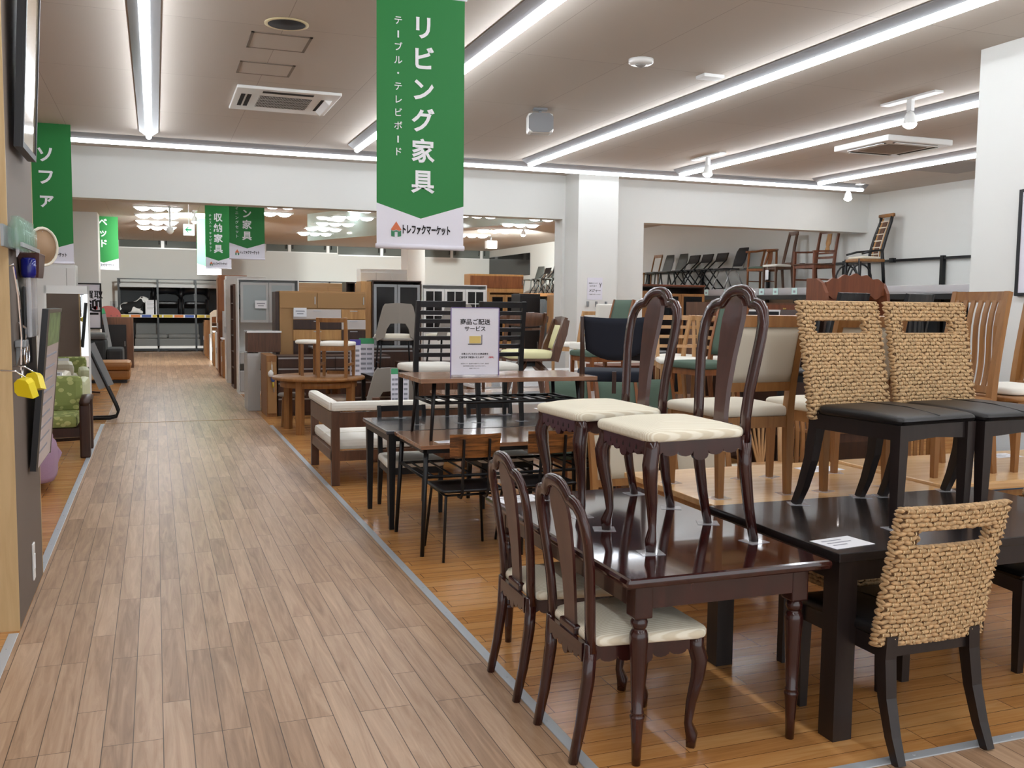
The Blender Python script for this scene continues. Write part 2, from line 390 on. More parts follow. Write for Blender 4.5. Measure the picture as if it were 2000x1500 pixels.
# office glazing high in the back wall, on both sides
def band(i, pa, pb, posts):
    a = onY(pa[0], pa[1], BY); b = onY(pb[0], pb[1], BY)
    w = thing('window_%d' % i, 'x', None, (0, 0, 0)); del w['label']
    for k in list(w.keys()): del w[k]
    w['kind'] = 'structure'
    z0, z1 = min(a.z, b.z), max(a.z, b.z); z1 = min(z1, CZ - .002)
    o = MB().box(a.x, b.x, BY - .03, BY - .015, z0, z1).obj('pane', M['dglass'], w); o['kind'] = 'structure'
    fr = MB()
    for x in posts:
        q = onY(x, pa[1], BY).x
        fr.box(q - .05, q + .05, BY - .045, BY - .03, z0, z1)
    fr.box(a.x, b.x, BY - .05, BY - .03, z0 - .04, z0)
    o = fr.obj('window_frame', M['laminate'], w); o['kind'] = 'structure'
    hd = MB()
    for x in posts:
        q = onY(x, pa[1], BY).x
        for dx in (-.11, .11): hd.tube([(q + dx, BY - .05, z0 + .1), (q + dx, BY - .1, z0 + .12), (q + dx, BY - .1, z0 + .52), (q + dx, BY - .05, z0 + .54)], .014, 8, (1, 0, 0))
    if posts:
        o = hd.obj('window_handle', M['blackmetal'], w); o['kind'] = 'structure'
band(1, (232, 446), (386, 486), [317])
band(2, (520, 455), (658, 494), [565, 640])
band(3, (660, 455), (968, 506), [745, 882, 940])
struct('window_4', MB().box(RX - .03, RX - .015, 29.8, 33.9, 2.62, 3.35), M['smoke'])
struct('trim_6', MB().box(LX, RX, BY - .02, BY, 0, .08), M['white'])

# ---------------------------------------------------------------- long ceiling lamps
def lamp_line(label, x0, x1, y0, y1, z=3.52, tm='tube'):
    """a white batten with one row of lit tube under it"""
    t = thing('ceiling_light', label, 'ceiling light', (x0, y0, z), 0, 'long tube lights under the ceiling')
    L = math.hypot(x1 - x0, y1 - y0); t.rotation_euler = (0, 0, math.atan2(y1 - y0, x1 - x0))
    b = MB().prism([(-.105, CZ - z - .001), (-.105, CZ - z - .012), (-.038, .02), (.038, .02), (.105, CZ - z - .012), (.105, CZ - z - .001)], -.03, L + .03, 'x')
    b.obj('batten', M['batten'], t)
    pr = [(0, 0, 0), (L, 0, 0)]
    MB().sweep(pr, .062, .05, (0, 0, 1), 10).obj('tube', M[tm], t, 'lit white tube')
    return t
for n, (px, py, lab) in enumerate([((290.7), 268, 'long lit ceiling tube above the left side of the aisle'),
                       (697, 294, 'long lit ceiling tube running behind the big green banner'),
                       (1035, 322.5, 'long lit ceiling tube right of the projector speaker, the longest one in view'),
                       (1330, 342, 'long lit ceiling tube second from the right, beside the two hanging spotlights'),
                       (1600, 358.4, 'long lit ceiling tube furthest right, just behind the white cassette air conditioner')]):
    e = onz(px, py, 3.52)
    lamp_line(lab, e.x, e.x, -3.6 if n < 3 else 2.0, e.y)
a = onz(136, 272.3, 3.52); b = onz(1692, 370.1, 3.52); yy = 12.72
m1 = onY(738, 311, yy).x; m0 = onY(820, 315, yy).x
lamp_line('lit ceiling tube across in front of the white header wall, left of the big banner', a.x, m1 + .35, yy, yy, tm='wall_tube')
lamp_line('lit ceiling tube across in front of the white header wall, right of the big banner', m0 - .35, b.x, yy, yy, tm='wall_tube')

# lamp clusters of the back room: three round lamps in a row on a plate
def cluster(px, py, label):
    p = onz(px, py, 3.55)
    if not (14.2 < p.y < BY - .5): return
    t = thing('lamp_cluster', label, 'ceiling lamp', p, 0, 'triple lamps under the back room ceiling')
    MB().box(-.5, .5, -.16, .16, .025, .0499, .004).obj('lamp_plate', M['laminate'], t)
    for k in (-1, 0, 1):
        MB().lathe([(.12, .024), (.15, .01), (.10, -.025), (.04, -.04)], 14, (k * .31, 0, 0)).obj('lamp_bulb', M['lamp'], t, 'lit round lamp of the added row')
rows = [((311, 391), 'nearest of the five triple lamps in the column above the far black chairs'), ((309, 409), 'second nearest triple lamp in the column above the far black chairs'),
        ((308, 424), 'middle triple lamp of the column above the far black chairs'), ((307, 436.5), 'fourth triple lamp of the column above the far black chairs'), ((306.5, 446.5), 'farthest triple lamp of the column above the far black chairs, near the dark glass'),
        ((717, 412), 'triple lamp touching the left edge of the big banner under the header wall'), ((532, 404), 'triple lamp just right of the smaller green banner top'), ((690, 427), 'triple lamp left of the big banner, second in its row'), ((655, 439), 'triple lamp left of the big banner, third in its row'), ((632, 449), 'triple lamp left of the big banner, fourth in its row'), ((615, 458), 'triple lamp left of the big banner, fifth and smallest'),
        ((527, 419), 'lamp right of the smaller green banner, lower one'),
        ((932, 422.5), 'triple lamp right of the big banner under the header wall'), ((1070, 429.5), 'triple lamp nearest the white pillar under the header wall'), ((1016, 441), 'triple lamp above the lone white spotlight'), ((966, 452.5), 'triple lamp right of the big banner, left of the lone spotlight'), ((922, 461.5), 'triple lamp right of the big banner, lowest in its row'), ]
for (x, y), lab in rows: cluster(x, y, lab)
def added_cluster(x, y, label):
    q = Vector((x, y, 3.55))
    t = thing('lamp_cluster', label, 'ceiling lamp', q, 0, 'triple lamps under the back room ceiling')
    MB().box(-.5, .5, -.16, .16, .025, .0499, .004).obj('lamp_plate', M['laminate'], t)
    for k in (-1, 0, 1): MB().lathe([(.12, .024), (.15, .01), (.10, -.025), (.04, -.04)], 14, (k * .31, 0, 0)).obj('lamp_bulb', M['lamp'], t, 'lit round lamp of the added row')
for i, x in enumerate((-.2, 2.2, 4.6, 7.0, 9.4)):  # unseen lamp row, added behind the header to brighten the back room
    added_cluster(x, 15.2, 'added unseen triple lamp hidden behind the white header wall, %s from the left' % ('first second third fourth fifth'.split()[i]))

def spot(px, py, top, label, tilt=(0, 0)):
    """track spotlight: stem, arm, glowing head"""
    p = onz(px, top, CZ); q = onY(px, py, p.y)
    t = thing('track_spotlight', label, 'spotlight', (q.x, q.y, q.z), 0, 'white track spotlights')
    h = CZ - q.z
    MB().box(-.05, .05, -.35, .35, h - .022, h - .001, .004).obj('track', M['laminate'], t)
    MB().box(-.022, .022, -.03, .03, h * .45, h - .02, .006).sweep([(0, 0, h * .5), (0, -.02, .07)], .018, None, (1, 0, 0), 8).obj('stem', M['laminate'], t)
    MB().lathe([(.03, .1), (.05, .06), (.062, .0), (.066, -.01)], 14).obj('lamp_shade', M['laminate'], t)
    MB().lathe([(.064, -.012), (.058, -.03), (.03, -.05), (.005, -.056)], 14).obj('bulb', M['bulb'], t, 'glowing bulb')
def wash(px, py, Y, tx, tz, watt):
    # wash on the back wall: two at track spotlights, the others added without fixtures
    p = onY(px, py, Y); l = bpy.data.lights.new('wash_beam', 'SPOT'); l.energy = watt; l.color = (.95, 1.0, .97); l.spot_size = 1.7; l.spot_blend = .8; l.shadow_soft_size = .06
    o = bpy.data.objects.new('wash_beam', l); COL.objects.link(o); o.location = p
    o.rotation_euler = (Vector((tx, BY, tz)) - p).to_track_quat('-Z', 'Y').to_euler()
spot(1777, 240, 190, 'lit white spotlight hanging from the track near the cassette air conditioner')
spot(1382, 338, 304, 'lit white spotlight hanging beside the tube above the middle wall opening')
spot(1656, 386, 362, 'lit white spotlight hanging near the room corner above the rattan chair')
spot(1022, 458, 446, 'lone lit spotlight in the back room left of the white pillar')
spot(380, 432, 413, 'lit spotlight in the back room left of the green storage banner')

for px_, py_, yy_, tx_ in ((380, 440, onz(380, 413, CZ).y, .8), (1022, 466, onz(1022, 446, CZ).y, 9.8), (800, 440, 26, 6.0), (560, 434, 26, 3.2), (215, 430, 27, -2.0)): wash(px_, py_, yy_, tx_, 2.5, 1150)  # last three beams have no fixture; added to brighten the back wall
# ---------------------------------------------------------------- ceiling fittings
c = onz(560, 45, CZ)
t = thing('ceiling_hole', 'round dark opening with a pale ring in the ceiling above the access panels', 'vent', c)
MB().lathe([(.13, -.004), (.155, -.004), (.155, -.012), (.13, -.012)], 28).obj('ring', mat('pale_ring', (206, 190, 150), .6), t)
MB().lathe([(.132, -.0122), (.132, -.0125), (.001, -.0128)], 28).obj('opening', M['hole_shade'], t)
def hatch(pts, label):
    P = [onz(x, y, CZ) for x, y in pts]
    x0 = sum(p.x for p in (P[0], P[3])) / 2; x1 = sum(p.x for p in (P[1], P[2])) / 2
    y1 = sum(p.y for p in (P[2], P[3])) / 2; y0 = sum(p.y for p in (P[0], P[1])) / 2
    t = thing('access_panel', label, 'ceiling panel', ((x0 + x1) / 2, (y0 + y1) / 2, CZ))
    w, d = abs(x1 - x0) / 2, abs(y1 - y0) / 2; f = .022
    fr = MB()
    for q in ((-w, w, -d, -d + f), (-w, w, d - f, d), (-w, -w + f, -d, d), (w - f, w, -d, d)): fr.box(*q, -.006, -.001)
    fr.obj('frame', mat('hatch_frame', (128, 116, 104), .7), t)
    MB().box(-w + f, w - f, -d + f, d - f, -.004, -.001).obj('board', mat('hatch_board', (194, 184, 173), .85), t)
hatch([(490, 61), (611, 72), (595, 102), (481, 91)], 'flush square access panel in the ceiling under the round opening')
hatch([(469, 118), (578, 128), (564, 150), (461, 141)], 'flush square access panel in the ceiling just above the slotted air conditioner')
P = [onz(463, 162, CZ), onz(667, 183, CZ), onz(632, 221, CZ), onz(448, 206, CZ)]
cx = sum(p.x for p in P) / 4; cy = sum(p.y for p in P) / 4
t = thing('air_conditioner', 'white slotted ceiling air conditioner with a dark grille left of the big banner', 'air conditioner', (cx, cy, CZ))
hw, hd = (P[1].x - P[0].x + P[2].x - P[3].x) / 4, (P[3].y - P[0].y + P[2].y - P[1].y) / 4
hd = abs(hd)
MB().box(-hw, hw, -hd, hd, -.03, -.001, .008).obj('cover', M['laminate'], t)
g = MB()
MB().box(-hw * .52, hw * .5, -hd * .45, hd * .55, -.034, -.03).obj('grille', M['hole_shade'], t)
for i in range(34): g.box(-hw * .52 + i * hw * .03, -hw * .52 + i * hw * .03 + .006, -hd * .45, hd * .55, -.037, -.034)
for i in range(3): g.box(-hw * .52, hw * .5, -hd * .2 + i * hd * .25, -hd * .2 + i * hd * .25 + .006, -.038, -.034)
g.obj('grille_slats', M['light_grey'] if False else MATS['light_grey_laminate'], t)
MB().box(-hw * .5, hw * .48, -hd * .85, -hd * .72, -.034, -.03).box(-hw * .88, -hw * .8, -hd * .5, hd * .55, -.034, -.03).box(-hw * .76, -hw * .68, -hd * .5, hd * .55, -.034, -.03).box(hw * .68, hw * .74, -hd * .5, hd * .55, -.034, -.03).obj('air_slot', M['hole_shade'], t)
MB().prism([(hw * .74, -.03), (hw * .9, -.03), (hw * .84, -.075)], -hd * .5, hd * .6, 'y').obj('louvre', M['laminate'], t)
P = [onz(1626, 296, 3.53), onz(1730, 274, 3.53), onz(1850, 288, 3.53)]
cx = (P[0].x + P[2].x) / 2; cy = (P[0].y + P[1].y) / 2
t = thing('air_conditioner', 'square white four-way cassette air conditioner between the two right-hand tubes', 'air conditioner', (cx, cy, CZ))
MB().box(-.47, .47, -.47, .47, -.07, -.001, .015).obj('cover', M['laminate'], t)
MB().box(-.27, .27, -.27, .27, -.078, -.07, .004).obj('grille', mat('ac_grille', (150, 142, 136), .7), t)
for a in range(4):
    MB().box(-.3, .3, -.41, -.345, -.074, -.0695).xf(Matrix.Rotation(a * PI / 2, 4, 'Z')).obj('air_slot', M['hole_shade'], t)
    MB().box(-.3, .3, -.41, -.375, -.084, -.074, .004).xf(Matrix.Rotation(a * PI / 2, 4, 'Z')).obj('louvre', M['laminate'], t)
c = onz(1868, 326, CZ)
tag(MB().box(c.x - .5, c.x + .5, c.y - .5, c.y + .5, CZ - .004, CZ - .001).obj('ceiling_grille', mat('ceiling_grille', (160, 154, 148), .8)), 'flat grey square ceiling grille behind the last tube on the right', 'vent')
# speaker box on a ceiling bracket
c = onz(1055, 212, CZ); q = onY(1055, 242, c.y)
t = thing('ceiling_speaker', 'white box speaker hanging from a ceiling bracket right of the big banner', 'speaker', (c.x, c.y, q.z), -.25)
MB().box(-.13, .13, -.08, .12, -.1, .1, .035).obj('housing', M['laminate'], t)
MB().prism([(-.125, -.06), (-.08, -.095), (.08, -.095), (.125, -.06), (.125, .06), (.08, .095), (-.08, .095), (-.125, .06)], -.088, -.081, 'y').obj('grille', M['speaker'], t)
h = CZ - q.z
MB().box(-.07, .07, -.05, .05, h - .02, h - .001).sweep([(0, 0, h - .02), (0, .03, h * .6), (0, 0, .09)], .03, None, (1, 0, 0), 8).obj('bracket', M['steel'], t)
c = onz(1252, 116, CZ)
t = thing('smoke_detector', 'round white smoke detector on the ceiling between the banner and the long tube', 'smoke detector', c)
MB().lathe([(.1, -.001), (.1, -.03), (.085, -.04)], 22).obj('base', M['laminate'], t)
MB().lathe([(.045, -.041), (.04, -.05), (.02, -.062), (.01, -.064)], 18).obj('sensor', mat('sensor_grey', (150, 146, 142), .5), t)
c = onz(1387, 147, CZ)
tag(MB().box(c.x - .1, c.x + .1, c.y - .07, c.y + .07, CZ - .03, CZ - .001, .006).obj('ceiling_plate', M['white']), 'small square white plate on the ceiling beside the longest tube', 'ceiling plate')
# exit sign and camera in the back room
c = onY(369, 449, 20.5)
t = thing('exit_sign', 'lit exit sign with a green left arrow hanging in the back room', 'sign', c)
t.scale = (.85, 1, .85)
MB().box(-.125, .125, -.03, .03, -.13, .13, .01).obj('panel', M['exit'], t)
MB().prism([(-.09, 0), (-.02, .07), (-.005, .055), (-.04, .018), (.06, .018), (.06, -.018), (-.04, -.018), (-.005, -.055), (-.02, -.07)], -.034, -.0305, 'y').obj('arrow', M['exit_green'], t)
MB().sweep([(0, 0, .13), (0, 0, (CZ - c.z - .001) / .85)], .02, None, (0, 1, 0), 8).obj('hanger', M['laminate'], t)
c = onY(332, 452, 21.5)
t = thing('security_camera', 'small white dome camera hanging behind the lamp column', 'camera', c)
MB().lathe([(.02, CZ - c.z - .001), (.02, .1), (.07, .08), (.075, 0), (.05, -.04), (.02, -.06)], 14).obj('housing', M['laminate'], t)
c = onY(959, 478, 27)
t = thing('ceiling_speaker', 'small pale box on the ceiling beside the dark corner window', 'speaker', c)
MB().box(-.16, .16, -.12, .12, -.12, .12, .03).obj('housing', M['laminate'], t)
MB().sweep([(0, 0, .12), (0, 0, CZ - c.z - .001)], .04, None, (0, 1, 0), 8).obj('bracket', M['steel'], t)
# hanging glass sheet (smoke curtain) below the back ceiling
a = onY(683, 452, 17); b = onY(1000, 425, 14.6)
tag(MB().add([(a.x, 22, 3.0), (6.2, 14.6, 3.0), (6.2, 14.6, CZ - .002), (a.x, 22, CZ - .002), (a.x, 22.012, 3.0), (6.2, 14.612, 3.0), (6.2, 14.612, CZ - .002), (a.x, 22.012, CZ - .002)],
    [(0, 1, 2, 3), (7, 6, 5, 4), (0, 4, 5, 1), (3, 2, 6, 7), (0, 3, 7, 4), (1, 5, 6, 2)]).obj('smoke_curtain', mat('smoke_curtain_glass', (200, 225, 218), .05, alpha=.3)), 'sheet of clear greenish glass hanging from the back ceiling behind the big banner', 'glass panel') 

# ---------------------------------------------------------------- banners
def banner(px_c, py_bot, Y, W, Hh, label, big, small, rot=0, chev=.13, seen=True):
    p = onY(px_c, py_bot, Y)
    t = thing('hanging_banner', label, 'banner', p, rot, 'green department banners')
    w = W / 2; c1 = .175 * Hh if chev is None else chev
    MB().prism([(-w, c1 + .078 * W), (0, c1 - .078 * W), (w, c1 + .078 * W), (w, Hh), (-w, Hh)], 0, .002, 'y').obj('green_cloth', M['banner'], t)
    MB().prism([(-w, .02), (w, .02), (w, c1 + .078 * W), (0, c1 - .078 * W), (-w, c1 + .078 * W)], 0, .002, 'y').obj('white_cloth', M['banner_white'], t)
    MB().sweep([(-w - .004, .001, .012), (w + .004, .001, .012)], .028, .028, (0, 0, 1), 10).obj('rod', M['banner_white'], t)
    MB().sweep([(-w - .004, .001, Hh), (w + .012, .001, Hh)], .02, .02, (0, 0, 1), 10).obj('rod', M['banner_white'], t)
    s = MB()
    for q in (-w * .93, w * .93): s.tube([(q, .001, Hh), (q * .55, .001, CZ - p.z - .001)], .003, 6)
    s.obj('string', M['white'], t)
    L = MB()
    if big:
        st = big[1]
        for i, ch in enumerate(big[0]): put(L, text_mb(ch, big[2], big[2] * .026), big[3], -.003, Hh - big[4] - i * st)
    if small:
        for i, ch in enumerate(small[0]):
            tm = text_mb(ch, small[2], small[2] * .01)
            if ch == 'ー': tm = MB().box(-.004, .004, 0, .0005, -small[2] * .38, small[2] * .38)
            put(L, tm, small[3], -.003, Hh - small[4] - i * small[1])
    if L.v: L.obj('lettering', M['letter'], t)
    k = W / .48
    lg = text_mb('トレファクマーケット', .052 * k, .0022 * k)
    put(MB(), lg, .03 * k, -.003, c1 * .50, .53).obj('shop_name', M['ink'], t)
    lo = MB().prism([(-.03, .0), (0, .045), (.03, 0), (.018, -.006), (0, 0), (-.018, -.006)], -.004, -.001, 'y')
    lo.xf(Matrix.Translation((-.135 * k, 0, c1 * .5)) @ Matrix.Scale(k * .95, 4)).obj('tent_roof', mat('tent_orange', (206, 110, 70), .6), t)
    lo = MB().prism([(-.028, -.004), (-.018, -.01), (0, -.004), (.018, -.01), (.028, -.004), (.028, -.036), (.009, -.04), (.009, -.012), (-.009, -.012), (-.009, -.04), (-.028, -.036)], -.004, -.001, 'y')
    lo.xf(Matrix.Translation((-.135 * k, 0, c1 * .5)) @ Matrix.Scale(k * .95, 4)).obj('tent_base', mat('tent_green', (50, 120, 80), .6), t)
    return t
banner(821.5, 487, 5.05, .478, 1.33, 'large green hanging banner for living furniture, nearest and biggest of the banners', ('リビング家具', .16, .128, .01, .18), ('テーブル・テレビボード', .0675, .047, -.125, .15), .0, .2)
banner(100, 515, 12.15, .475, 1.64, 'green hanging sofa banner at far left beside the display board', ('ソファ', .25, .19, -.03, .43), None, 0, .2)
banner(203, 527, 24.9, .66, 1.5, 'narrow green hanging bed banner behind the left column', ('ベッド', .25, .2, .0, .39), None, 0, .22)
banner(427, 525, 20.5, .50, 1.28, 'green hanging storage furniture banner in front of another green banner', ('収納家具', .21, .175, .0, .26), ('チェスト・キャビネット', .07, .055, -.15, .22), 0, .2)
banner(409, 537, 24.5, .55, 1.4, 'plain green hanging banner mostly hidden behind the storage banner', None, None, 0, .22)
banner(483, 507, 14.6, .5, 1.30, 'green hanging dining furniture banner with its top hidden by the header wall', ('キッチン家具', .16, .135, .0, .165), ('食器棚・ダイニングセット', .067, .05, -.14, .233), 0, .2)
# ================================================================ chairs
def pads(root, pts, z, what):
    """the clear film sheets slipped under the feet of a chair shown on a table top"""
    for (x, y), w in zip(pts, ('front left', 'front right', 'rear left', 'rear right')):
        q = root.matrix_basis @ Vector((x, y, 0))
        b = MB().box(-.045, .045, -.04, .04, .0005, .0022)
        o = b.obj('film_sheet', M['plastic']); o.location = (q.x, q.y, z); o.rotation_euler = (0, 0, random.uniform(-.5, .5))
        tag(o, 'clear film sheet under the %s foot of the %s' % (w, what), 'film sheet', 'clear film sheets under chair feet')

def queen_anne(name, label, loc, rz, group):
    t = thing(name, label, 'chair', loc, rz, group)
    mh = M['mahogany']
    MB().cushion(.465, .39, -.215, .24, .42, .463, .03, .045, 0).obj('seat', MATS['cream_stripe_fabric'], t)
    for s in (-1, 1):
        x, y = s * .195, .2
        MB().sweep([(x, y, .43), (x, y, .385), (x + s * .01, y + .012, .335), (x + s * .006, y + .008, .27), (x - s * .008, y - .008, .17), (x - s * .014, y - .015, .09), (x - s * .004, y - .004, .045), (x - s * .006, y - .006, 0)],
                   [.056, .056, .058, .05, .038, .029, .042, .034], None, (s, 1, 0), 8).obj('leg', mh, t)
        MB().sweep([(s * .17, -.275, 0), (s * .17, -.245, .14), (s * .172, -.222, .3), (s * .174, -.215, .43)], [.03, .034, .04, .042], [.03, .036, .042, .042], (0, 1, 0), 8).obj('leg', mh, t)
    def sc(w, z0, k):
        p = [(-w, z0 + .075), (-w, z0 + .01)]
        for i in range(k):
            c = -w + .03 + (2 * w - .06) * (i + .5) / k; r = (2 * w - .06) / k / 2
            for j in range(7):
                a = PI + j * PI / 6; p.append((c + r * math.cos(a), z0 + .008 + (.016 if i in (0, k - 1) else .02) * math.sin(a) + (.018 if i not in (k // 2,) else .0)))
        return p + [(w, z0 + .01), (w, z0 + .075)]
    MB().prism(sc(.178, .352, 5), .205, .223, 'y').obj('apron', mh, t)
    MB().prism(sc(.15, .352, 5), -.238, -.22, 'y').obj('apron', mh, t)
    for s in (-1, 1):
        pr = MB().prism([(a, b) for a, b in sc(.2, .352, 5)], -.009, .009, 'x')
        pr.xf(Matrix.Translation((s * .183, -.01, 0)) @ Matrix.Rotation(-s * .055, 4, 'Z')).obj('apron', mh, t)
    b = MB()
    for i in range(5):
        x = -.11 + i * .055; b.prism([(x - .005, .384), (x, .380), (x + .005, .384), (x, .4)], .2232, .2242, 'y')
    b.obj('apron_hole_shade', M['hole_shade'], t)  # dark drops laid on the apron, shade of its cut-outs as colour
    def Y(z): u = max(0, z - .43) / .56; return -.215 - .012 * u - .062 * u * u
    half = [(.174, .40), (.172, .5), (.182, .6), (.2, .72), (.207, .8), (.205, .86), (.19, .903), (.163, .928), (.13, .936), (.108, .936), (.097, .948), (.084, .965), (.06, .98), (.03, .988), (0, .99)]
    path = [(x, Y(z), z) for x, z in half] + [(-x, Y(z), z) for x, z in half[-2::-1]]
    k = len(path)
    MB().sweep(path, [.047] * k, [.028] * k, (0, 1, .15), 8).obj('back_frame', mh, t)
    sp = [(.05, .42), (.047, .5), (.052, .6), (.064, .72), (.075, .82), (.078, .88), (.07, .925), (.045, .952), (.015, .965)]
    poly = [(x, z) for x, z in sp] + [(-x, z) for x, z in sp[::-1]]
    b = MB().prism(poly, -.006, .006, 'y'); b.v = [(x, Y(z) + y + .006, z) for x, y, z in b.v]
    # the splat bends with the back: rebuild it as strips
    b = MB()
    n = len(sp)
    vs = []
    for x, z in sp:
        for xx, yy in ((-x, -.008), (-x + .01, .007), (x - .01, .007), (x, -.008)): vs.append((xx, Y(z) + .004 + yy, z))
    fs = []
    for i in range(n - 1):
        for j in range(4): fs.append((i * 4 + j, i * 4 + (j + 1) % 4, i * 4 + 4 + (j + 1) % 4, i * 4 + 4 + j))
    fs += [(3, 2, 1, 0), tuple((n - 1) * 4 + j for j in range(4))]
    b.add(vs, fs); b.obj('splat', M['mahogany_splat'], t)
    MB().box(-.07, .07, -.232, -.2, .425, .46, .008).obj('splat_shoe', mh, t)
    return t
QA_F = [(-.2, .2), (.2, .2), (-.17, -.275), (.17, -.275)]
T_M = .70   # mahogany table top
q0 = queen_anne('dining_chair', 'mahogany hoop-back chair with striped cream seat on the mahogany table, front one of two', (1.925, 3.335, T_M), PI / 2, 'mahogany hoop-back chairs')
q1 = dup(q0, (1.925, 3.99, T_M), PI / 2 + .03, 'mahogany hoop-back chair with striped cream seat on the mahogany table, rear one of two')
dup(q0, (1.635, 3.175, .0), -PI / 2, 'mahogany hoop-back chair on the floor at the mahogany table, nearest the camera')
dup(q0, (1.635, 3.735, .0), -PI / 2 - .02, 'mahogany hoop-back chair on the floor further along the aisle side of the mahogany table')

def strand_panel(w, h, hole, thick):
    """woven seagrass: rows of short fat twists laid in bond on both faces and round the rim; HOLE is (x0,x1,z0,z1)"""
    b = MB(); rnd = random.Random(3)
    def blob(c, l, r, tx, ny, tw):
        # small spindle along tx, bulging along ny
        tx = Vector(tx); ny = Vector(ny); side = tx.cross(ny); c = Vector(c)
        tx2 = (tx + side * tw).normalized(); side2 = tx2.cross(ny)
        vs = []; fs = []
        st = [(-1, .25), (-.55, .85), (0, 1), (.55, .85), (1, .25)]
        for a, q in st:
            for j in range(6):
                th = 2 * PI * j / 6
                vs.append(c + tx2 * a * l / 2 + side2 * math.cos(th) * r * q + ny * math.sin(th) * r * q * .8)
        for i in range(4):
            for j in range(6): fs.append((i * 6 + j, i * 6 + (j + 1) % 6, i * 6 + 6 + (j + 1) % 6, i * 6 + 6 + j))
        fs += [tuple(range(6))[::-1], tuple(24 + j for j in range(6))]
        b.add(vs, fs, True)
    rh = .0165; cw = .031
    nz = int(h / rh); nx = int(w / cw)
    for i in range(nz):
        z = (i + .5) * h / nz
        for k in range(nx + 1):
            x = -w / 2 + (k + (.5 if i % 2 else 0)) * w / nx
            if abs(x) > w / 2 - .004: continue
            if hole[0] - .006 < x < hole[1] + .006 and hole[2] - .002 < z < hole[3] + .002: continue
            for s in (-1, 1):
                blob((x + rnd.uniform(-.002, .002), s * thick * .42, z + rnd.uniform(-.0015, .0015)), .037 + rnd.uniform(-.003, .006), .0098 + rnd.uniform(-.0008, .0012), (1, 0, 0), (0, s, 0), rnd.uniform(-.25, .25) + (.16 if k % 2 else -.16))
    # rim wraps
    def rim(p, q, ny):
        p = Vector(p); q = Vector(q); n = max(2, int((q - p).length / .016)); d = (q - p).normalized()
        for i in range(n):
            c = p + (q - p) * (i + .5) / n
            blob(c, thick * 1.35, .0088, Vector((0, 1, 0)), ny, rnd.uniform(-.5, .5))
    rim((-w / 2, 0, 0), (-w / 2, 0, h), Vector((-1, 0, 0))); rim((w / 2, 0, 0), (w / 2, 0, h), Vector((1, 0, 0)))
    rim((-w / 2, 0, h), (w / 2, 0, h), Vector((0, 0, 1))); rim((-w / 2, 0, 0), (w / 2, 0, 0), Vector((0, 0, -1)))
    x0, x1, z0, z1 = hole
    rim((x0, 0, z0), (x0, 0, z1), Vector((1, 0, 0))); rim((x1, 0, z0), (x1, 0, z1), Vector((-1, 0, 0)))
    rim((x0, 0, z0), (x1, 0, z0), Vector((0, 0, 1))); rim((x0, 0, z1), (x1, 0, z1), Vector((0, 0, -1)))
    core = MB()
    e = thick * .4
    for q in ((-w / 2 + .004, x0 - .002, .004, h - .004), (x1 + .002, w / 2 - .004, .004, h - .004), (x0 - .002, x1 + .002, .004, z0 - .002), (x0 - .002, x1 + .002, z1 + .002, h - .004)):
        nx_ = max(1, int((q[1] - q[0]) / .03))
        for a_ in range(nx_):
            for c_ in range(5): core.box(q[0] + (q[1] - q[0]) * a_ / nx_, q[0] + (q[1] - q[0]) * (a_ + 1) / nx_, -e, e, q[2] + (q[3] - q[2]) * c_ / 5, q[2] + (q[3] - q[2]) * (c_ + 1) / 5)
    pins = MB()
    for i in range(nz):
        z = (i + .5) * h / nz
        for k in range(nx):
            x = -w / 2 + (k + (1 if i % 2 else .5)) * w / nx
            if abs(x) > w / 2 - .012 or (hole[0] - .012 < x < hole[1] + .012 and hole[2] - .01 < z < hole[3] + .01) or rnd.random() < .3: continue
            for s in (-1, 1): pins.sweep([(x, s * thick * .55, z - .007), (x, s * thick * .66, z), (x, s * thick * .55, z + .007)], .005, .004, (1, 0, 0), 5)
    return b, core, pins
_wv, _core, _pin = strand_panel(.49, .52, (-.16, .16, .372, .44), .034)
def bend(b, z0=.41):
    # lean and gentle sideways curve of the back
    b.v = [(x, -.235 + y - .085 * (z / .52) - .02 * (z / .52) ** 2 + .02 * (1 - (x / .235) ** 2) * -1 + .02, z0 + z) for x, y, z in b.v]
    return b
bend(_wv); bend(_core); bend(_pin)
def woven_chair(name, label, loc, rz, group):
    t = thing(name, label, 'chair', loc, rz, group); e = M['espresso']
    w = _wv.obj('woven_back', M['rattan'], t)
    _core.obj('woven_core', M['rattan2'], w); _pin.obj('cane_pins', M['cane'], w)['kind'] = 'stuff'
    st = MB().cushion(.47, .45, -.2, .27, .43, .475, .008, .03, .012).obj('seat', M['leather'], t)
    st_ = MB().sweep([(-.0, -.16, .4845), (.0, .1, .4835), (.0, .262, .464)], .004, None, (0, 0, 1), 6); st_.obj('seam', M['black'], st)
    fr = MB()
    fr.prism([(-.2, .43), (-.2, .36), (0, .372), (.2, .36), (.2, .43)], .228, .25, 'y').box(-.22, -.2, -.22, .24, .365, .43).box(.2, .22, -.22, .24, .365, .43).box(-.2, .2, -.235, -.215, .365, .43)
    fr.obj('seat_rail', e, t)
    for s in (-1, 1):
        MB().sweep([(s * .205, .238, .43), (s * .205, .238, .3), (s * .203, .236, 0)], [.05, .048, .034], None, (0, 1, 0), 4).obj('leg', e, t)
        MB().sweep([(s * .19, -.225, .445), (s * .195, -.225, .36), (s * .2, -.245, .22), (s * .203, -.285, .09), (s * .205, -.325, 0)], [.05, .05, .046, .04, .034], [.052, .052, .046, .04, .034], (0, 1, 0), 4).obj('leg', e, t)
    return t
WV_F = [(-.2, .236), (.2, .236), (-.2, -.315), (.2, -.315)]
T_B = .72
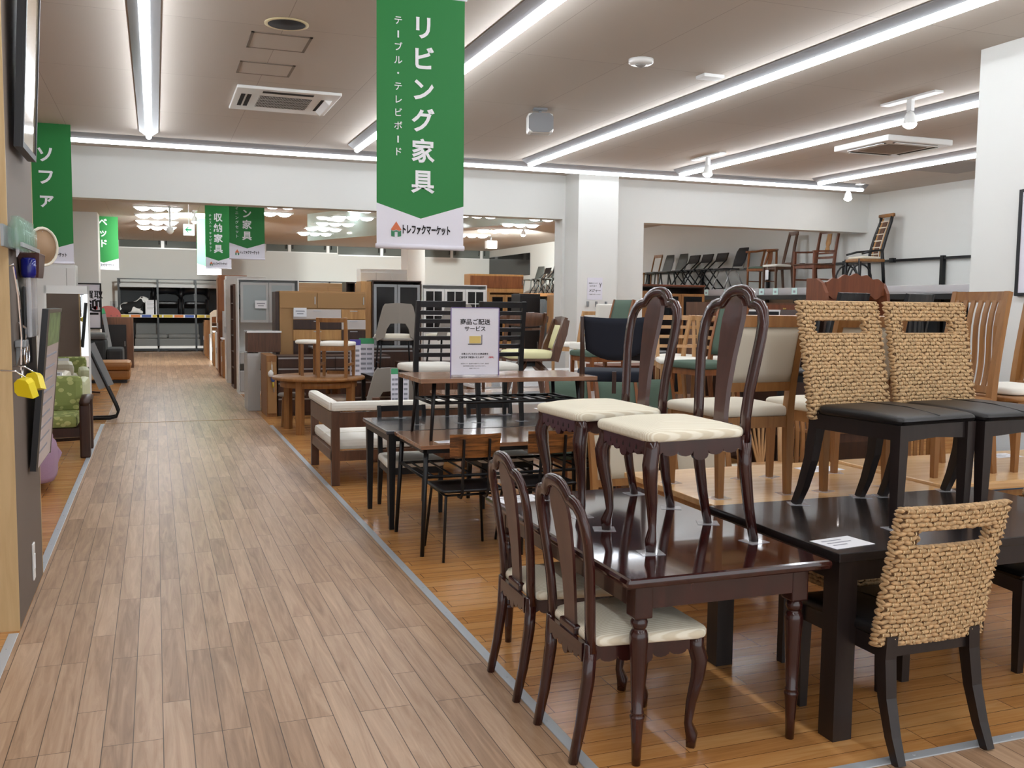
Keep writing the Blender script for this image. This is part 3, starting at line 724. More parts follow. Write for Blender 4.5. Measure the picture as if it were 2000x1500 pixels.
w1 = woven_chair('dining_chair', 'seagrass-backed chair with black seat standing on the black table, left one of the pair', (3.005, 3.355, T_B), PI + .13, 'seagrass-backed chairs')
w2 = dup(w1, (3.505, 3.37, T_B), PI + .05, 'seagrass-backed chair with black seat standing on the black table, right one of the pair')
w3 = dup(w1, (2.655, 2.93, 0), .0, 'seagrass-backed chair on the floor before the black table, back to the camera')
t = thing('stool', 'low seagrass-wrapped stool under the black table left of the floor-standing seagrass back', 'stool', (2.86, 3.42, 0))
_sv, _sc, _sp = strand_panel(.44, .2, (.1, .101, .1, .101), .034)
for a in range(4):
    b = MB().add([(x, y - .2, z + .44) for x, y, z in _sv.v], _sv.f, True).xf(Matrix.Rotation(a * PI / 2, 4, 'Z')); b.obj('woven_side', M['rattan'], t)
MB().box(-.2, .2, -.2, .2, .43, .635).obj('seat', M['rattan2'], t)
for sx in (-1, 1):
    for sy in (-1, 1): MB().sweep([(sx * .18, sy * .18, 0), (sx * .18, sy * .18, .43)], .04, None, (0, 1, 0), 4).obj('leg', M['espresso'], t)
w5 = dup(w1, (3.84, 3.35, 0), PI / 2, 'black-seated chair pushed under the right end of the black table at the picture edge')

# ---------------------------------------------------------------- a general wooden chair
def chair(name, label, loc, rz, group, fm, sm, w=.42, d=.42, sh=.45, st=.05, H=.85, lt=.036, lean=.08, splay=.04, back='ladder', n=4, bm=None, arms=False, wb=None, seatc=.012, stretch=False, front_out=0, tone=None, rail=.055, zlow=None, round_legs=False, cat='chair'):
    """faces +y; back: ladder, slats, panel, upper, bow, splat or none"""
    t = thing(name, label, cat, loc, rz, group); wb = wb or w * .92; bm = bm or sm
    n4 = 9 if round_legs else 4
    if st: MB().cushion(w + .02, wb + .01, -d / 2 + .01, d / 2 + .02, sh - st, sh, seatc, .04).obj('seat', sm, t)
    zr = sh - st
    MB().box(-w / 2 + lt * .4, w / 2 - lt * .4, d / 2 - lt * .8, d / 2 - lt * .2, zr - rail, zr - .001).obj('seat_rail', fm, t)
    MB().box(-wb / 2 + lt * .4, wb / 2 - lt * .4, -d / 2 + lt * .2, -d / 2 + lt * .8, zr - rail, zr - .001).obj('seat_rail', fm, t)
    for s in (-1, 1):
        MB().sweep([(s * (w / 2 - lt / 2), d / 2 - lt / 2, zr - rail / 2), (s * (wb / 2 - lt / 2), -d / 2 + lt / 2, zr - rail / 2)], lt * .6, rail, (0, 0, 1), 4).obj('seat_rail', fm, t)
        top = zr if not arms else sh + .2
        MB().sweep([(s * (w / 2 - lt / 2 + front_out), d / 2 - lt / 2 + front_out, 0), (s * (w / 2 - lt / 2), d / 2 - lt / 2, zr - .001 if not arms else zr), (s * (w / 2 - lt / 2), d / 2 - lt / 2, top)][:2 if not arms else 3], [lt * .72, lt, lt][:2 if not arms else 3], None, (0, 1, 0), n4).obj('leg', fm, t)
        ys = -d / 2 + lt / 2
        pts = [(s * (wb / 2 - lt / 2), ys - splay, 0), (s * (wb / 2 - lt / 2), ys, zr * .75), (s * (wb / 2 - lt / 2), ys, sh)]
        ww = [lt * .75, lt, lt]
        if back != 'none':
            for k in range(1, 6):
                u = k / 5; pts.append((s * (wb / 2 - lt / 2), ys - lean * u ** 1.3, sh + (H - sh) * u)); ww.append(lt * (1 - .2 * u))
        MB().sweep(pts, ww, None, (0, 1, 0), n4).obj('leg', fm, t)
        if arms:
            za = sh + .2
            MB().sweep([(s * (w / 2 - lt / 2), d / 2 + .01, za + .008), (s * (w / 2), 0, za + .018), (s * (wb / 2 - lt / 2), ys - lean * .35, za + .03)], lt * 1.1, lt * .7, (0, 0, 1), n4).obj('armrest', fm, t)
        if stretch:
            MB().sweep([(s * (w / 2 - lt / 2), d / 2 - lt / 2, .16), (s * (wb / 2 - lt / 2), ys - splay * .6, .16)], lt * .55, lt * .7, (0, 0, 1), 4).obj('stretcher', fm, t)
    ys = -d / 2 + lt / 2; xi = wb / 2 - lt * .6
    def yb(z): u = max(0, (z - sh) / (H - sh)); return ys - lean * u ** 1.3
    def curved(z, h, bow=.02, th=.018, mm=fm, nm='slat'):
        P = [(x * xi, yb(z) - bow * (1 - x * x), z) for x in (-1, -.6, -.2, .2, .6, 1)]
        return MB().sweep(P, h, th, (0, 1, .12), 4).obj(nm, mm, t)
    if back == 'ladder':
        z0 = sh + .07 if zlow is None else zlow
        for i in range(n):
            z = z0 + (H - .025 - z0) * i / (n - 1)
            curved(z, .03 if i < n - 1 else .045)
    elif back == 'slats':
        curved(H - .03, .06, .02, .024, nm='top_rail'); curved(sh + .04, .04, .02, .022, nm='low_rail')
        for i in range(n):
            x = -xi + 2 * xi * (i + .5) / n
            b = .02 * (1 - (x / xi) ** 2)
            MB().sweep([(x, yb(z) - b - .018 * math.sin((z - sh) / (H - sh) * PI * 2), z) for z in [sh + .04 + (H - .09 - sh) * q / 7 for q in range(8)]], max(.012, 2 * xi / n * .55), .012, (0, 1, 0), 4).obj('slat', fm, t)
    elif back in ('panel', 'upper', 'full'):
        z0 = {'panel': sh + .12, 'upper': H - .2, 'full': sh + .05}[back]
        z1 = H - (.055 if back == 'panel' else .0)
        vs = []; fs = []; nx, nz = 7, 7; th = .022
        for f in (-1, 1):
            for i in range(nz):
                for j in range(nx):
                    x = -1 + 2 * j / (nx - 1); z = z0 + (z1 - z0) * i / (nz - 1)
                    e = max(abs(x), abs(2 * i / (nz - 1) - 1)); puff = th * (1 if e < .9 else .5)
                    vs.append((x * xi, yb(z) - .015 * (1 - x * x) + f * puff, z))
        N = nx * nz
        for i in range(nz - 1):
            for j in range(nx - 1):
                a = i * nx + j
                fs += [(a, a + 1, a + nx + 1, a + nx), (N + a, N + a + nx, N + a + nx + 1, N + a + 1)]
        bd = [j for j in range(nx)] + [i * nx + nx - 1 for i in range(1, nz)] + [N - nx + j for j in range(nx - 2, -1, -1)] + [i * nx for i in range(nz - 2, 0, -1)]
        for i in range(len(bd)): a, b2 = bd[i], bd[(i + 1) % len(bd)]; fs.append((b2, a, a + N, b2 + N))
        MB().add(vs, fs, True).obj('backrest', bm, t)
        if back == 'panel':
            curved(H - .028, .055, .018, .03, nm='top_rail'); curved(z0 - .02, .045, .015, .026, nm='low_rail')
    elif back == 'bow':
        P = [(x * (wb / 2 + .05), yb(H - .07) - .05 * (1 - x * x) + .05 * x * x, H - .07) for x in (-1, -.75, -.4, 0, .4, .75, 1)]
        MB().sweep(P, [.07, .12, .145, .15, .145, .12, .07], .022, (0, 1, .1), 8).obj('top_rail', fm, t)
    elif back == 'splat':
        curved(H - .03, .06, .015, .024, nm='top_rail'); curved(sh + .12, .04, .015, .02, nm='low_rail'); curved(sh + .2, .03, .015, .02, nm='low_rail')
        P = [(sh + .2, .04), (sh + .26, .055), (sh + .32, .035), (sh + .38, .06), (H - .07, .05)]
        vs = []; fs = []
        for z, q in P:
            for xx, yy in ((-q, -.008), (-q, .008), (q, .008), (q, -.008)): vs.append((xx, yb(z) - .014 + yy, z))
        for i in range(len(P) - 1):
            for j in range(4): fs.append((i * 4 + j, i * 4 + (j + 1) % 4, i * 4 + 4 + (j + 1) % 4, i * 4 + 4 + j))
        fs += [(3, 2, 1, 0), tuple((len(P) - 1) * 4 + j for j in range(4))]
        MB().add(vs, fs).obj('splat', bm, t)
    return t
def feet(w, d, wb=None, splay=.04, lt=.036):
    wb = wb or w * .92
    return [(-w / 2 + lt / 2, d / 2 - lt / 2), (w / 2 - lt / 2, d / 2 - lt / 2), (-wb / 2 + lt / 2, -d / 2 + lt / 2 - splay), (wb / 2 - lt / 2, -d / 2 + lt / 2 - splay)]
# ================================================================ tables
def table(name, label, x0, x1, y0, y1, H, tm, lm, th=.03, leg=.06, inset=.03, apron=.08, style='square', bev=.006, splay=0, group=None, taper=1, cat='table'):
    t = thing(name, label, cat, ((x0 + x1) / 2, (y0 + y1) / 2, 0), 0, group)
    w, d = (x1 - x0) / 2, (y1 - y0) / 2
    MB().box(-w, w, -d, d, H - th, H, bev).obj('tabletop', tm, t)
    lx, ly = w - inset - leg / 2, d - inset - leg / 2
    if apron:
        a = .011
        for s in (-1, 1):
            MB().box(-lx, lx, s * ly - a + s * leg * .3, s * ly + a + s * leg * .3, H - th - apron, H - th - .0005).obj('apron', lm, t)
            MB().box(s * lx - a + s * leg * .3, s * lx + a + s * leg * .3, -ly, ly, H - th - apron, H - th - .0005).obj('apron', lm, t)
    for sx in (-1, 1):
        for sy in (-1, 1):
            b = MB()
            if style == 'square': b.sweep([(sx * (lx + splay), sy * (ly + splay), 0), (sx * lx, sy * ly, H - th)], [leg * taper, leg], None, (0, 1, 0), 4)
            elif style == 'round': b.sweep([(sx * (lx + splay), sy * (ly + splay), 0), (sx * lx, sy * ly, H - th)], [leg * taper, leg], None, (0, 1, 0), 10)
            elif style == 'turned':
                b.box(sx * lx - leg / 2, sx * lx + leg / 2, sy * ly - leg / 2, sy * ly + leg / 2, H - th - .13, H - th, .006)
                r = leg / 2
                b.lathe([(.016, 0), (.019, .09), (.024, .165), (.026, .172), (.027, .18), (.021, .186), (.024, .19), (.024, .196), (.021, .2), (.026, .3), (.031, .41), (.034, .46), (.033, .478), (.026, .492), (.021, .497), (.027, .501), (.031, .512), (.031, .522), (.025, .536), (.022, .54), (.028, .546), (r * .95, .56), (r * .95, H - th - .125)], 18, (sx * lx, sy * ly, 0))
            b.obj('leg', lm, t)
    return t
mt = table('dining_table', 'glossy dark mahogany dining table with turned legs carrying two hoop-back chairs', 1.475, 2.315, 2.83, 4.34, T_M, M['mahogany_top'], M['mahogany'], .032, .07, .06, .095, 'turned', .014)
def rounded_rim(t, w, d, H, m):
    MB().sweep([(-w, -d, H), (w, -d, H), (w, d, H), (-w, d, H)], .012, .012, (0, 0, 1), 8, False, True).obj('moulding', m, t)
rounded_rim(mt, .412, .745, T_M - .028, M['mahogany'])
bt = table('dining_table', 'plain black dining table with thick square legs carrying two seagrass-backed chairs', 2.345, 3.93, 2.835, 3.73, T_B, M['espresso_top'], M['espresso'], .035, .085, .005, .075, 'square', .003)
table('dining_table', 'blond wood dining table behind the mahogany and black tables', 2.43, 3.80, 3.80, 4.74, .70, M['oak_top'], M['oak'], .03, .06, .02, .07, 'square', .004)
table('dining_table', 'pale oak dining table with rounded corners at the right edge behind the black table', 3.85, 5.55, 3.87, 4.74, .705, M['oak_top'], M['oak'], .045, .07, .05, .0, 'square', .012)
kt = table('dining_table', 'black-topped dining table with black tapered legs under the ladder-back chairs', 1.52, 3.12, 6.64, 7.48, .72, M['black_top'], M['blackmetal'], .028, .055, .02, .05, 'square', .008, taper=.6)
wt = table('dining_table', 'walnut-topped table on slim black tube legs with a slatted under-shelf', 1.57, 2.98, 5.88, 6.615, .72, M['walnut_top'], M['blackmetal'], .026, .034, .03, .03, 'round', .003, .035, taper=.8)
for s in (-1, 1):
    MB().sweep([(s * .668, -.31, .505), (s * .668, .31, .505)], .02, None, (0, 0, 1), 8).obj('shelf_rail', M['blackmetal'], wt)
    MB().sweep([(-.668, s * .30, .505), (.668, s * .30, .505)], .02, None, (0, 0, 1), 8).obj('shelf_rail', M['blackmetal'], wt)
for i in range(10): MB().sweep([(-.6 + i * .133, -.3, .505), (-.6 + i * .133, .3, .505)], .014, None, (0, 0, 1), 6).obj('shelf_bar', M['blackmetal'], wt)
# the low table standing on the walnut one
t = thing('coffee_table', 'walnut coffee table with a black slatted shelf standing on top of the walnut dining table', 'coffee table', (2.235, 6.33, .72))
MB().box(-.63, .63, -.31, .31, .385, .415, .003).obj('tabletop', M['walnut_top'], t)
for sx in (-1, 1):
    for sy in (-1, 1): MB().sweep([(sx * .545, sy * .25, 0), (sx * .515, sy * .22, .385)], [.022, .03], None, (0, 1, 0), 10).obj('leg', M['blackmetal'], t)
for s in (-1, 1):
    MB().sweep([(s * .525, -.23, .245), (s * .525, .23, .245)], .02, None, (0, 0, 1), 8).obj('shelf_rail', M['blackmetal'], t)
    MB().sweep([(-.53, s * .2, .245), (.53, s * .2, .245)], .022, None, (0, 0, 1), 8).obj('shelf_rail', M['blackmetal'], t)
for i in range(11): MB().sweep([(-.47 + i * .094, -.2, .245), (-.47 + i * .094, .2, .245)], .013, None, (0, 0, 1), 6).obj('shelf_bar', M['blackmetal'], t)
# delivery service sign
a = onY(882, 722, 6.18); b2 = onY(968, 722, 6.18); top = onY(925, 602, 6.18).z
Z0 = 1.1365
t = thing('sign_stand', 'white delivery service notice in an acrylic stand on top of the coffee table', 'sign', ((a.x + b2.x) / 2, 6.16, Z0), -.12)
W2 = (b2.x - a.x) / 2 * 1.03; Hs = top - Z0
MB().box(-W2, W2, -.003, .003, .012, Hs).obj('notice', M['lilac'], t)
MB().box(-W2 - .006, -W2, -.006, .006, .0, Hs).box(W2, W2 + .006, -.006, .006, .0, Hs).box(-W2, W2, -.006, .006, Hs, Hs + .006).obj('frame', M['violet'], t)
MB().box(-W2, W2, -.05, .05, .0, .01, .003).obj('foot', M['plastic'], t)
L = MB()
def row(L, s, size, z, bold=0, dx=0, y=-.0045): put(L, text_mb(s, size, bold), dx, y, z)
k = Hs / .40
row(L, '商品ご配送', .036 * k, Hs - .082 * k, .0008); row(L, 'サービス', .032 * k, Hs - .122 * k, .0008)
row(L, 'お買上げいただいた商品等を', .0125 * k, Hs - .268 * k, .0003); row(L, 'ご自宅まで配送いたします', .0125 * k, Hs - .288 * k, .0003, -.02 * k)
for i, s in enumerate(('※配送エリア・配送料は店舗スタッフまで、配送日', '指定等詳細は店頭までおたずねください。', '店舗より承ります。')): row(L, s, .0075 * k, Hs - (.325 + i * .014) * k)
L.obj('lettering', M['ink'], t)
L = MB(); row(L, '(有料)', .0125 * k, Hs - .288 * k, .0003, .098 * k); L.obj('lettering', M['red'], t)
MB().box(-.034 * k, .034 * k, -.006, -.0035, Hs - .205 * k, Hs - .163 * k).obj('box_picture', mat('carton_print', (224, 198, 120), .7), t)
MB().box(-.042 * k, .042 * k, -.006, -.0035, Hs - .212 * k, Hs - .208 * k).box(.039 * k, .042 * k, -.006, -.0035, Hs - .208 * k, Hs - .155 * k).obj('trolley_picture', M['ink'], t)

# ---------------------------------------------------------------- chairs on and by the near tables
LB = dict(w=.42, d=.44, sh=.44, st=.055, H=.925, lt=.036, lean=.07, back='ladder', n=7, zlow=.52)
c1 = chair('dining_chair', 'black ladder-back chair with white seat on the black-topped table, left one behind the delivery notice', (2.0, 7.2, .72), 0, 'black ladder-back chairs', M['black'], M['white_fabric'], **LB)
c2 = dup(c1, (2.49, 7.2, .72), 0, 'black ladder-back chair with white seat on the black-topped table, right one behind the delivery notice')
PB = dict(w=.44, d=.44, sh=.43, st=.06, H=.80, lt=.036, lean=.05, back='ladder', n=2, zlow=.66)
p1 = chair('dining_chair', 'low black white-seated chair on the floor at the aisle end of the black-topped table', (1.86, 7.34, 0), PI, 'low black chairs at the black-topped table', M['black'], M['white_fabric'], **PB)
dup(p1, (2.62, 7.36, 0), PI, 'low black white-seated chair on the floor beyond the black-topped table, below the delivery notice')
def ply_chair(label, loc, rz, group):
    t = thing('dining_chair', label, 'chair', loc, rz, group); bm_ = M['blackmetal']
    b = MB(); N = 10; vs = []; fs = []
    for i in range(N):
        for j in range(N):
            x = -1 + 2 * i / (N - 1); y = -1 + 2 * j / (N - 1)
            e = max(abs(x), abs(y)); z = .43 + .022 * max(0, e - .62) / .38 - (.0 if y < .8 else .012)
            vs.append((x * .21 * (1 - .05 * (y < 0) * abs(y)), y * .215 + .0, z))
    for i in range(N - 1):
        for j in range(N - 1): a = i * N + j; fs.append((a, a + N, a + N + 1, a + 1))
    K = N * N
    vs += [(x, y, z - .016) for x, y, z in vs]; fs += [tuple(K + q for q in f[::-1]) for f in fs]
    bd = [i * N for i in range(N)] + [(N - 1) * N + j for j in range(1, N)] + [i * N + N - 1 for i in range(N - 2, -1, -1)] + [j for j in range(N - 2, 0, -1)]
    for q in range(len(bd)): a, c = bd[q], bd[(q + 1) % len(bd)]; fs.append((a, a + K, c + K, c))
    b.add(vs, fs, True).obj('seat', M['blackseat'], t)
    P = [(x * .165, -.25 - .012 + .03 * x * x, .735) for x in (-1, -.66, -.33, 0, .33, .66, 1)]
    MB().sweep(P, .15, .012, (0, 1, .15), 4).obj('backrest', M['panel_wood'], t)
    for s in (-1, 1):
        MB().sweep([(s * .085, -.15, .405), (s * .085, -.215, .405), (s * .085, -.245, .44), (s * .085, -.275, .78)], .022, .012, (1, 0, 0), 4).obj('back_support', bm_, t)
        MB().sweep([(s * .205, .21, 0), (s * .17, .17, .405), (s * .17, .165, .415)], .018, None, (0, 1, 0), 9).obj('leg', bm_, t)
        MB().sweep([(s * .205, -.24, 0), (s * .17, -.17, .405), (s * .17, -.165, .415)], .018, None, (0, 1, 0), 9).obj('leg', bm_, t)
    MB().sweep([(-.17, .165, .41), (.17, .165, .41), (.17, -.165, .41), (-.17, -.165, .41)], .016, None, (0, 0, 1), 6, False, True).obj('seat_frame', bm_, t)
    return t
wc = ply_chair('black metal chair with curved zebra-wood backrest at the walnut table, left one', (1.875, 5.945, 0), 0, 'zebra-wood backed metal chairs')
dup(wc, (2.40, 5.985, 0), .05, 'black metal chair with curved zebra-wood backrest at the walnut table, right one')

CP = dict(w=.47, d=.46, sh=.44, st=.05, H=.885, lt=.04, lean=.09, splay=.01, back='panel', wb=.43, seatc=.02)
cp = chair('dining_chair', 'oak chair with cream padded back on the blond table, behind the front mahogany chair', (2.735, 4.17, .70), 0, 'oak chairs with cream padded backs', M['oak_dark'], M['ivory'], bm=M['ivory_back'], **CP)
cp2 = dup(cp, (3.345, 4.17, .70), 0, 'oak chair with cream padded back on the blond table, behind the left seagrass-backed chair')
for nm, m_ in ():
    pass
dup(cp, (2.68, 5.02, 0), PI, 'oak chair with cream padded back on the floor behind the blond table, left one')
dup(cp, (3.24, 5.02, 0), PI, 'oak chair with cream padded back on the floor behind the blond table, right one')
pads(q0, QA_F, T_M, 'front mahogany chair'); pads(q1, QA_F, T_M, 'rear mahogany chair')
pads(w1, WV_F, T_B, 'left seagrass-backed chair'); pads(w2, WV_F, T_B, 'right seagrass-backed chair')
F = feet(.47, .46, .43, .01, .04)
pads(cp, F, .70, 'left oak chair with cream back'); pads(cp2, F, .70, 'right oak chair with cream back')
F = feet(.42, .44)
pads(c1, F, .72, 'left ladder-back chair'); pads(c2, F, .72, 'right ladder-back chair')
SL = dict(w=.45, d=.44, sh=.43, st=.03, H=1.02, lt=.04, lean=.09, splay=.04, back='slats', n=7, seatc=.004)
sl = chair('dining_chair', 'tall oak slat-back chair on the pale oak table right of the seagrass chairs', (4.17, 4.27, .705), PI / 2, 'tall oak slat-back chairs', M['oak_dark'], M['oak_dark'], **SL)
sl2 = dup(sl, (4.76, 4.28, .705), PI / 2, 'tall oak slat-back chair cut off by the right picture edge on the pale oak table')
dup(sl, (4.02, 4.92, 0), PI + .1, 'oak slat-back chair on the floor behind the pale oak table, slats seen between black legs')
dup(sl, (4.92, 5.02, 0), PI, 'oak slat-back chair on the floor behind the pale oak table, further right')
t = thing('seat_cushion', 'white tie-on cushion lying on the tall oak slat-back chair at the right picture edge', 'cushion', (4.74, 4.28, .705 + .435), PI / 2)
MB().cushion(.40, .38, -.17, .2, .001, .045, .012, .06).obj('pad', M['white_fabric'], t)
MB().tube([(-.17, -.16, .02), (-.2, -.2, .02), (-.19, -.23, -.02), (-.21, -.22, .01)], .006, 6).obj('tie', M['ivory'], t)
MB().tube([(.17, -.16, .02), (.2, -.2, .02), (.19, -.23, -.02), (.21, -.22, .01)], .006, 6).obj('tie', M['ivory'], t)
dk = chair('dining_chair', 'dark slat-back chair with white price tags on the floor behind the pale oak table', (4.78, 6.1, 0), PI - .5, None, M['dark_oak'], M['dark_oak'], w=.42, d=.42, sh=.42, st=.03, H=.86, back='slats', n=6)
# papers and price cards on the table tops
def card(label, px, py, z, w, d, rz=0, m='white_paper', lines=True):
    p = onz(px, py, z)
    t = thing('price_card', label, 'card', (p.x, p.y, z + .0006), rz, None)
    MB().box(-w / 2, w / 2, -d / 2, d / 2, 0, .0012).obj('sheet', MATS[m], t)
    if lines:
        b = MB()
        for i, q in enumerate((.7, .85, .5)):
            b.box(-w * .36, -w * .36 + w * .72 * q, d * (.26 - .22 * i) - d * .03, d * (.26 - .22 * i) + d * .03, .0013, .0017)
        b.obj('print', mat('grey_print', (150, 150, 160), .8), t)
    return t
card('white price card at the near left corner of the black table', 1645, 1060, T_B, .2, .14, .12)
card('white price sheet at the far left corner of the mahogany table', 1012, 975, T_M, .22, .15, .1)
card('price card at the near edge of the walnut table', 873, 863, .72, .15, .1, .05)
card('white price sheet at the far right of the black-topped table', 1082, 799, .72, .3, .2, 0)
card('price sheet on the blond table behind the left seagrass-backed chair', 1600, 916, .70, .24, .16, .1)
card('round-cornered price card on the pale oak table by the right picture edge', 1958, 890, .705, .2, .14, 0)

# ---------------------------------------------------------------- L-shaped bench sofa and its neighbours
t = thing('corner_sofa', 'dark wood corner sofa with white padded top rail and seat, back turned to the camera', 'sofa', (1.44, 8.45, 0))
W, D = 1.46, 1.22
fm = M['walnut']
for x, y in ((0, 0), (0, D - .05), (W - .06, 0), (W - .06, .6), (.62, D - .05)): MB().box(x, x + .075, y, y + .05, 0, .665, .004).obj('leg', fm, t)
MB().box(.075, W - .06, 0, .03, .52, .655).obj('back_panel', fm, t)
MB().box(0, .03, .05, D - .05, .50, .655).obj('side_panel', fm, t)
MB().box(.0, W, .005, .045, .22, .31).box(.005, .045, .05, D - .05, .22, .31).box(.045, .68, D - .045, D - .005, .22, .31).box(.68, W, .6, .64, .22, .31).obj('seat_frame', fm, t)
MB().box(.03, W - .02, .06, .64, .31, .41, .035).box(.03, .66, .645, D - .03, .31, .41, .035).obj('seat_cushion', M['white_fabric'], t)
MB().box(-.005, W, -.02, .075, .665, .75, .03).box(-.02, .075, .03, D + .02, .665, .75, .03).obj('top_pad', M['white_fabric'], t)
MB().box(.0, .9, .5, .52, .411, .4125).obj('seam', M['ivory'], t)

rt = thing('round_table', 'round oak dining table by the aisle with a chair and stool standing on it', 'table', (1.93, 12.25, 0))
MB().lathe([(.53, .655), (.575, .662), (.58, .685), (.57, .7), (.01, .7)], 40).obj('tabletop', M['oak_dark'], rt)
for k in range(4):
    q = PI / 4 + k * PI / 2 + .1
    MB().box(-.04, .04, -.04, .04, 0, .655, .004).xf(Matrix.Translation((.45 * math.cos(q), .45 * math.sin(q), 0)) @ Matrix.Rotation(q, 4, 'Z')).obj('leg', M['oak_dark'], rt)
MB().lathe([(.46, .57), (.48, .57), (.48, .655), (.46, .655)], 40).obj('apron', M['oak_dark'], rt)
oc = chair('dining_chair', 'oak chair with white seat standing on the round oak table', (2.1, 12.0, .70), -.4, 'oak chairs at the round table', M['oak_dark'], M['white_fabric'], w=.42, d=.4, sh=.44, st=.05, H=.74, lt=.045, lean=.03, splay=.0, back='ladder', n=2, zlow=.7, stretch=True)
dup(oc, (2.15, 12.3, 0), 2.6, 'oak chair with white seat on the floor under the round oak table')
t = thing('stool', 'small oak stool with round white seat on the round oak table, left of the chair', 'stool', (1.82, 12.38, .70))
MB().lathe([(.15, .40), (.165, .41), (.165, .435), (.14, .45), (.01, .455)], 24).obj('seat', M['white_fabric'], t)
for k in range(4):
    q = PI / 4 + k * PI / 2
    MB().sweep([(.13 * math.cos(q), .13 * math.sin(q), 0), (.13 * math.cos(q), .13 * math.sin(q), .4)], .036, None, (0, 1, 0), 4).obj('leg', M['oak_dark'], t)
t = thing('stool', 'round pale grey stool under the round oak table', 'stool', (1.66, 12.75, 0))
MB().lathe([(.17, .40), (.185, .415), (.17, .44), (.01, .445)], 24).obj('seat', M['grey_fabric'], t)
for k in range(4):
    q = k * PI / 2 + .3
    MB().sweep([(.14 * math.cos(q), .14 * math.sin(q), 0), (.12 * math.cos(q), .12 * math.sin(q), .4)], .03, None, (0, 1, 0), 4).obj('leg', M['oak_dark'], t)
# glass table with grey shell chair behind the round table
gt = table('dining_table', 'black dining table with a glass top behind the corner sofa', 2.56, 3.95, 12.0, 12.8, .70, M['smoke'], M['blackmetal'], .02, .05, .02, .05, 'square', .003)
t = thing('dining_chair', 'grey upholstered shell chair with a cut-out back and thin black legs', 'chair', (2.93, 12.3, .70), -.1, 'grey shell chairs')
gs = t; t.scale = (1.1, 1.1, 1.1)
MB().cushion(.46, .40, -.2, .24, .42, .475, .008, .08).obj('seat', M['ivory'], t)
out = [(-.24, .40), (-.255, .46), (-.22, .62), (-.175, .80), (-.15, .835), (.15, .835), (.175, .80), (.22, .62), (.255, .46), (.24, .40)]
inn = [(-.15, .45), (-.13, .54), (-.09, .605), (.09, .605), (.13, .54), (.15, .45)]
vs = []; fs = []
poly = [(-.24, .40), (-.255, .46), (-.22, .62), (-.175, .80), (-.15, .835), (0, .845), (.15, .835), (.175, .80), (.22, .62), (.255, .46), (.24, .40), (.15, .45), (.13, .54), (.09, .605), (0, .61), (-.09, .605), (-.13, .54), (-.15, .45)]
quads = [(0, 1, 17), (1, 16, 17), (1, 2, 16), (2, 15, 16), (2, 3, 15), (3, 4, 15), (4, 5, 14, 15), (5, 6, 13, 14), (6, 7, 13), (7, 8, 13), (8, 12, 13), (8, 9, 12), (9, 11, 12), (9, 10, 11)]
def yy(x, z): return -.21 - .14 * (z - .4) + .22 * abs(x) ** 1.7
for f in (0, 1): vs += [(x, yy(x, z) - .02 + f * .045, z) for x, z in poly]
n = len(poly)
fs += [tuple(q[::-1]) for q in quads] + [tuple(i + n for i in q) for q in quads] + [(i, (i + 1) % n, (i + 1) % n + n, i + n) for i in range(n)]
MB().add(vs, fs, False).obj('backrest', M['grey_fabric'], t)
MB().sweep([(-.235, .05, .43), (-.235, -.1, .43), (-.15, -.21, .42), (.15, -.21, .42), (.235, -.1, .43), (.235, .05, .43)], .05, .03, (0, 0, 1), 8).obj('seat_shell', M['grey_fabric'], t)
for sx in (-1, 1):
    for sy in (-1, 1): MB().sweep([(sx * .21, sy * .2, 0), (sx * .18, sy * .16, .42)], .02, None, (0, 1, 0), 8).obj('leg', M['blackmetal'], t)
    MB().sweep([(sx * .2, -.19, .14), (sx * .2, .19, .14)], .014, None, (0, 0, 1), 6).obj('stretcher', M['blackmetal'], t)
dup(gs, (3.7, 12.45, .70), .2, 'grey upholstered shell chair behind the left ladder-back chair, only its pale seat showing')
dup(gs, (2.4, 10.5, 0), 0, 'grey upholstered shell chair on the floor between the corner sofa and the glass table')
# leaflets standing on the tables
def leaflet(label, px, py, Y, w, h, z0, head, rz=0):
    p = onY(px, py, Y)
    t = thing('leaflet_stand', label, 'leaflet stand', (p.x, Y, z0), rz)
    MB().box(-w / 2, w / 2, -.004, .004, 0, h).obj('sheet', M['lilac'], t)
    MB().box(-w / 2, w / 2, -.006, -.0042, h * .84, h).obj('header', head, t)
    b = MB()
    for i in range(5):
        for j in range(2): b.box(-w * .4 + j * w * .42, -w * .05 + j * w * .42, -.006, -.0042, h * (.1 + i * .14), h * (.16 + i * .14))
    b.obj('print', mat('grey_print', (150, 150, 160), .8), t)
    MB().box(-w / 2, w / 2, -.03, .03, 0, .006).obj('foot', M['plastic'], t)
leaflet('tall white leaflet with violet header standing on the glass table', 694, 730, 12.2, .14, .46, .7005, M['indigo'])
leaflet('white leaflet with green header on the glass table, behind the violet-headed one', 716, 720, 12.6, .2, .46, .7005, M['cup_green'])
leaflet('white leaflet with green header behind the left ladder-back chair legs, left one', 771, 770, 9.6, .085, .36, .6005, M['cup_green'], .2)
leaflet('white leaflet with green header behind the left ladder-back chair legs, right one', 788, 772, 9.6, .11, .36, .6005, M['cup_green'], -.1)
table('side_table', 'small black side table behind the corner sofa carrying the green headed leaflets', 2.1, 2.9, 9.72 - .3, 9.88, .60, M['smoke'] if False else M['black_top'], M['blackmetal'], .02, .04, .02, .04, cat='side table')
sd = table('side_table', 'low white-topped table behind the back rest of the corner sofa', 2.3, 3.6, 9.78, 9.98, .42, M['gloss'], M['blackmetal'], .02, .04, .02, .04, 'square', .004) if False else None
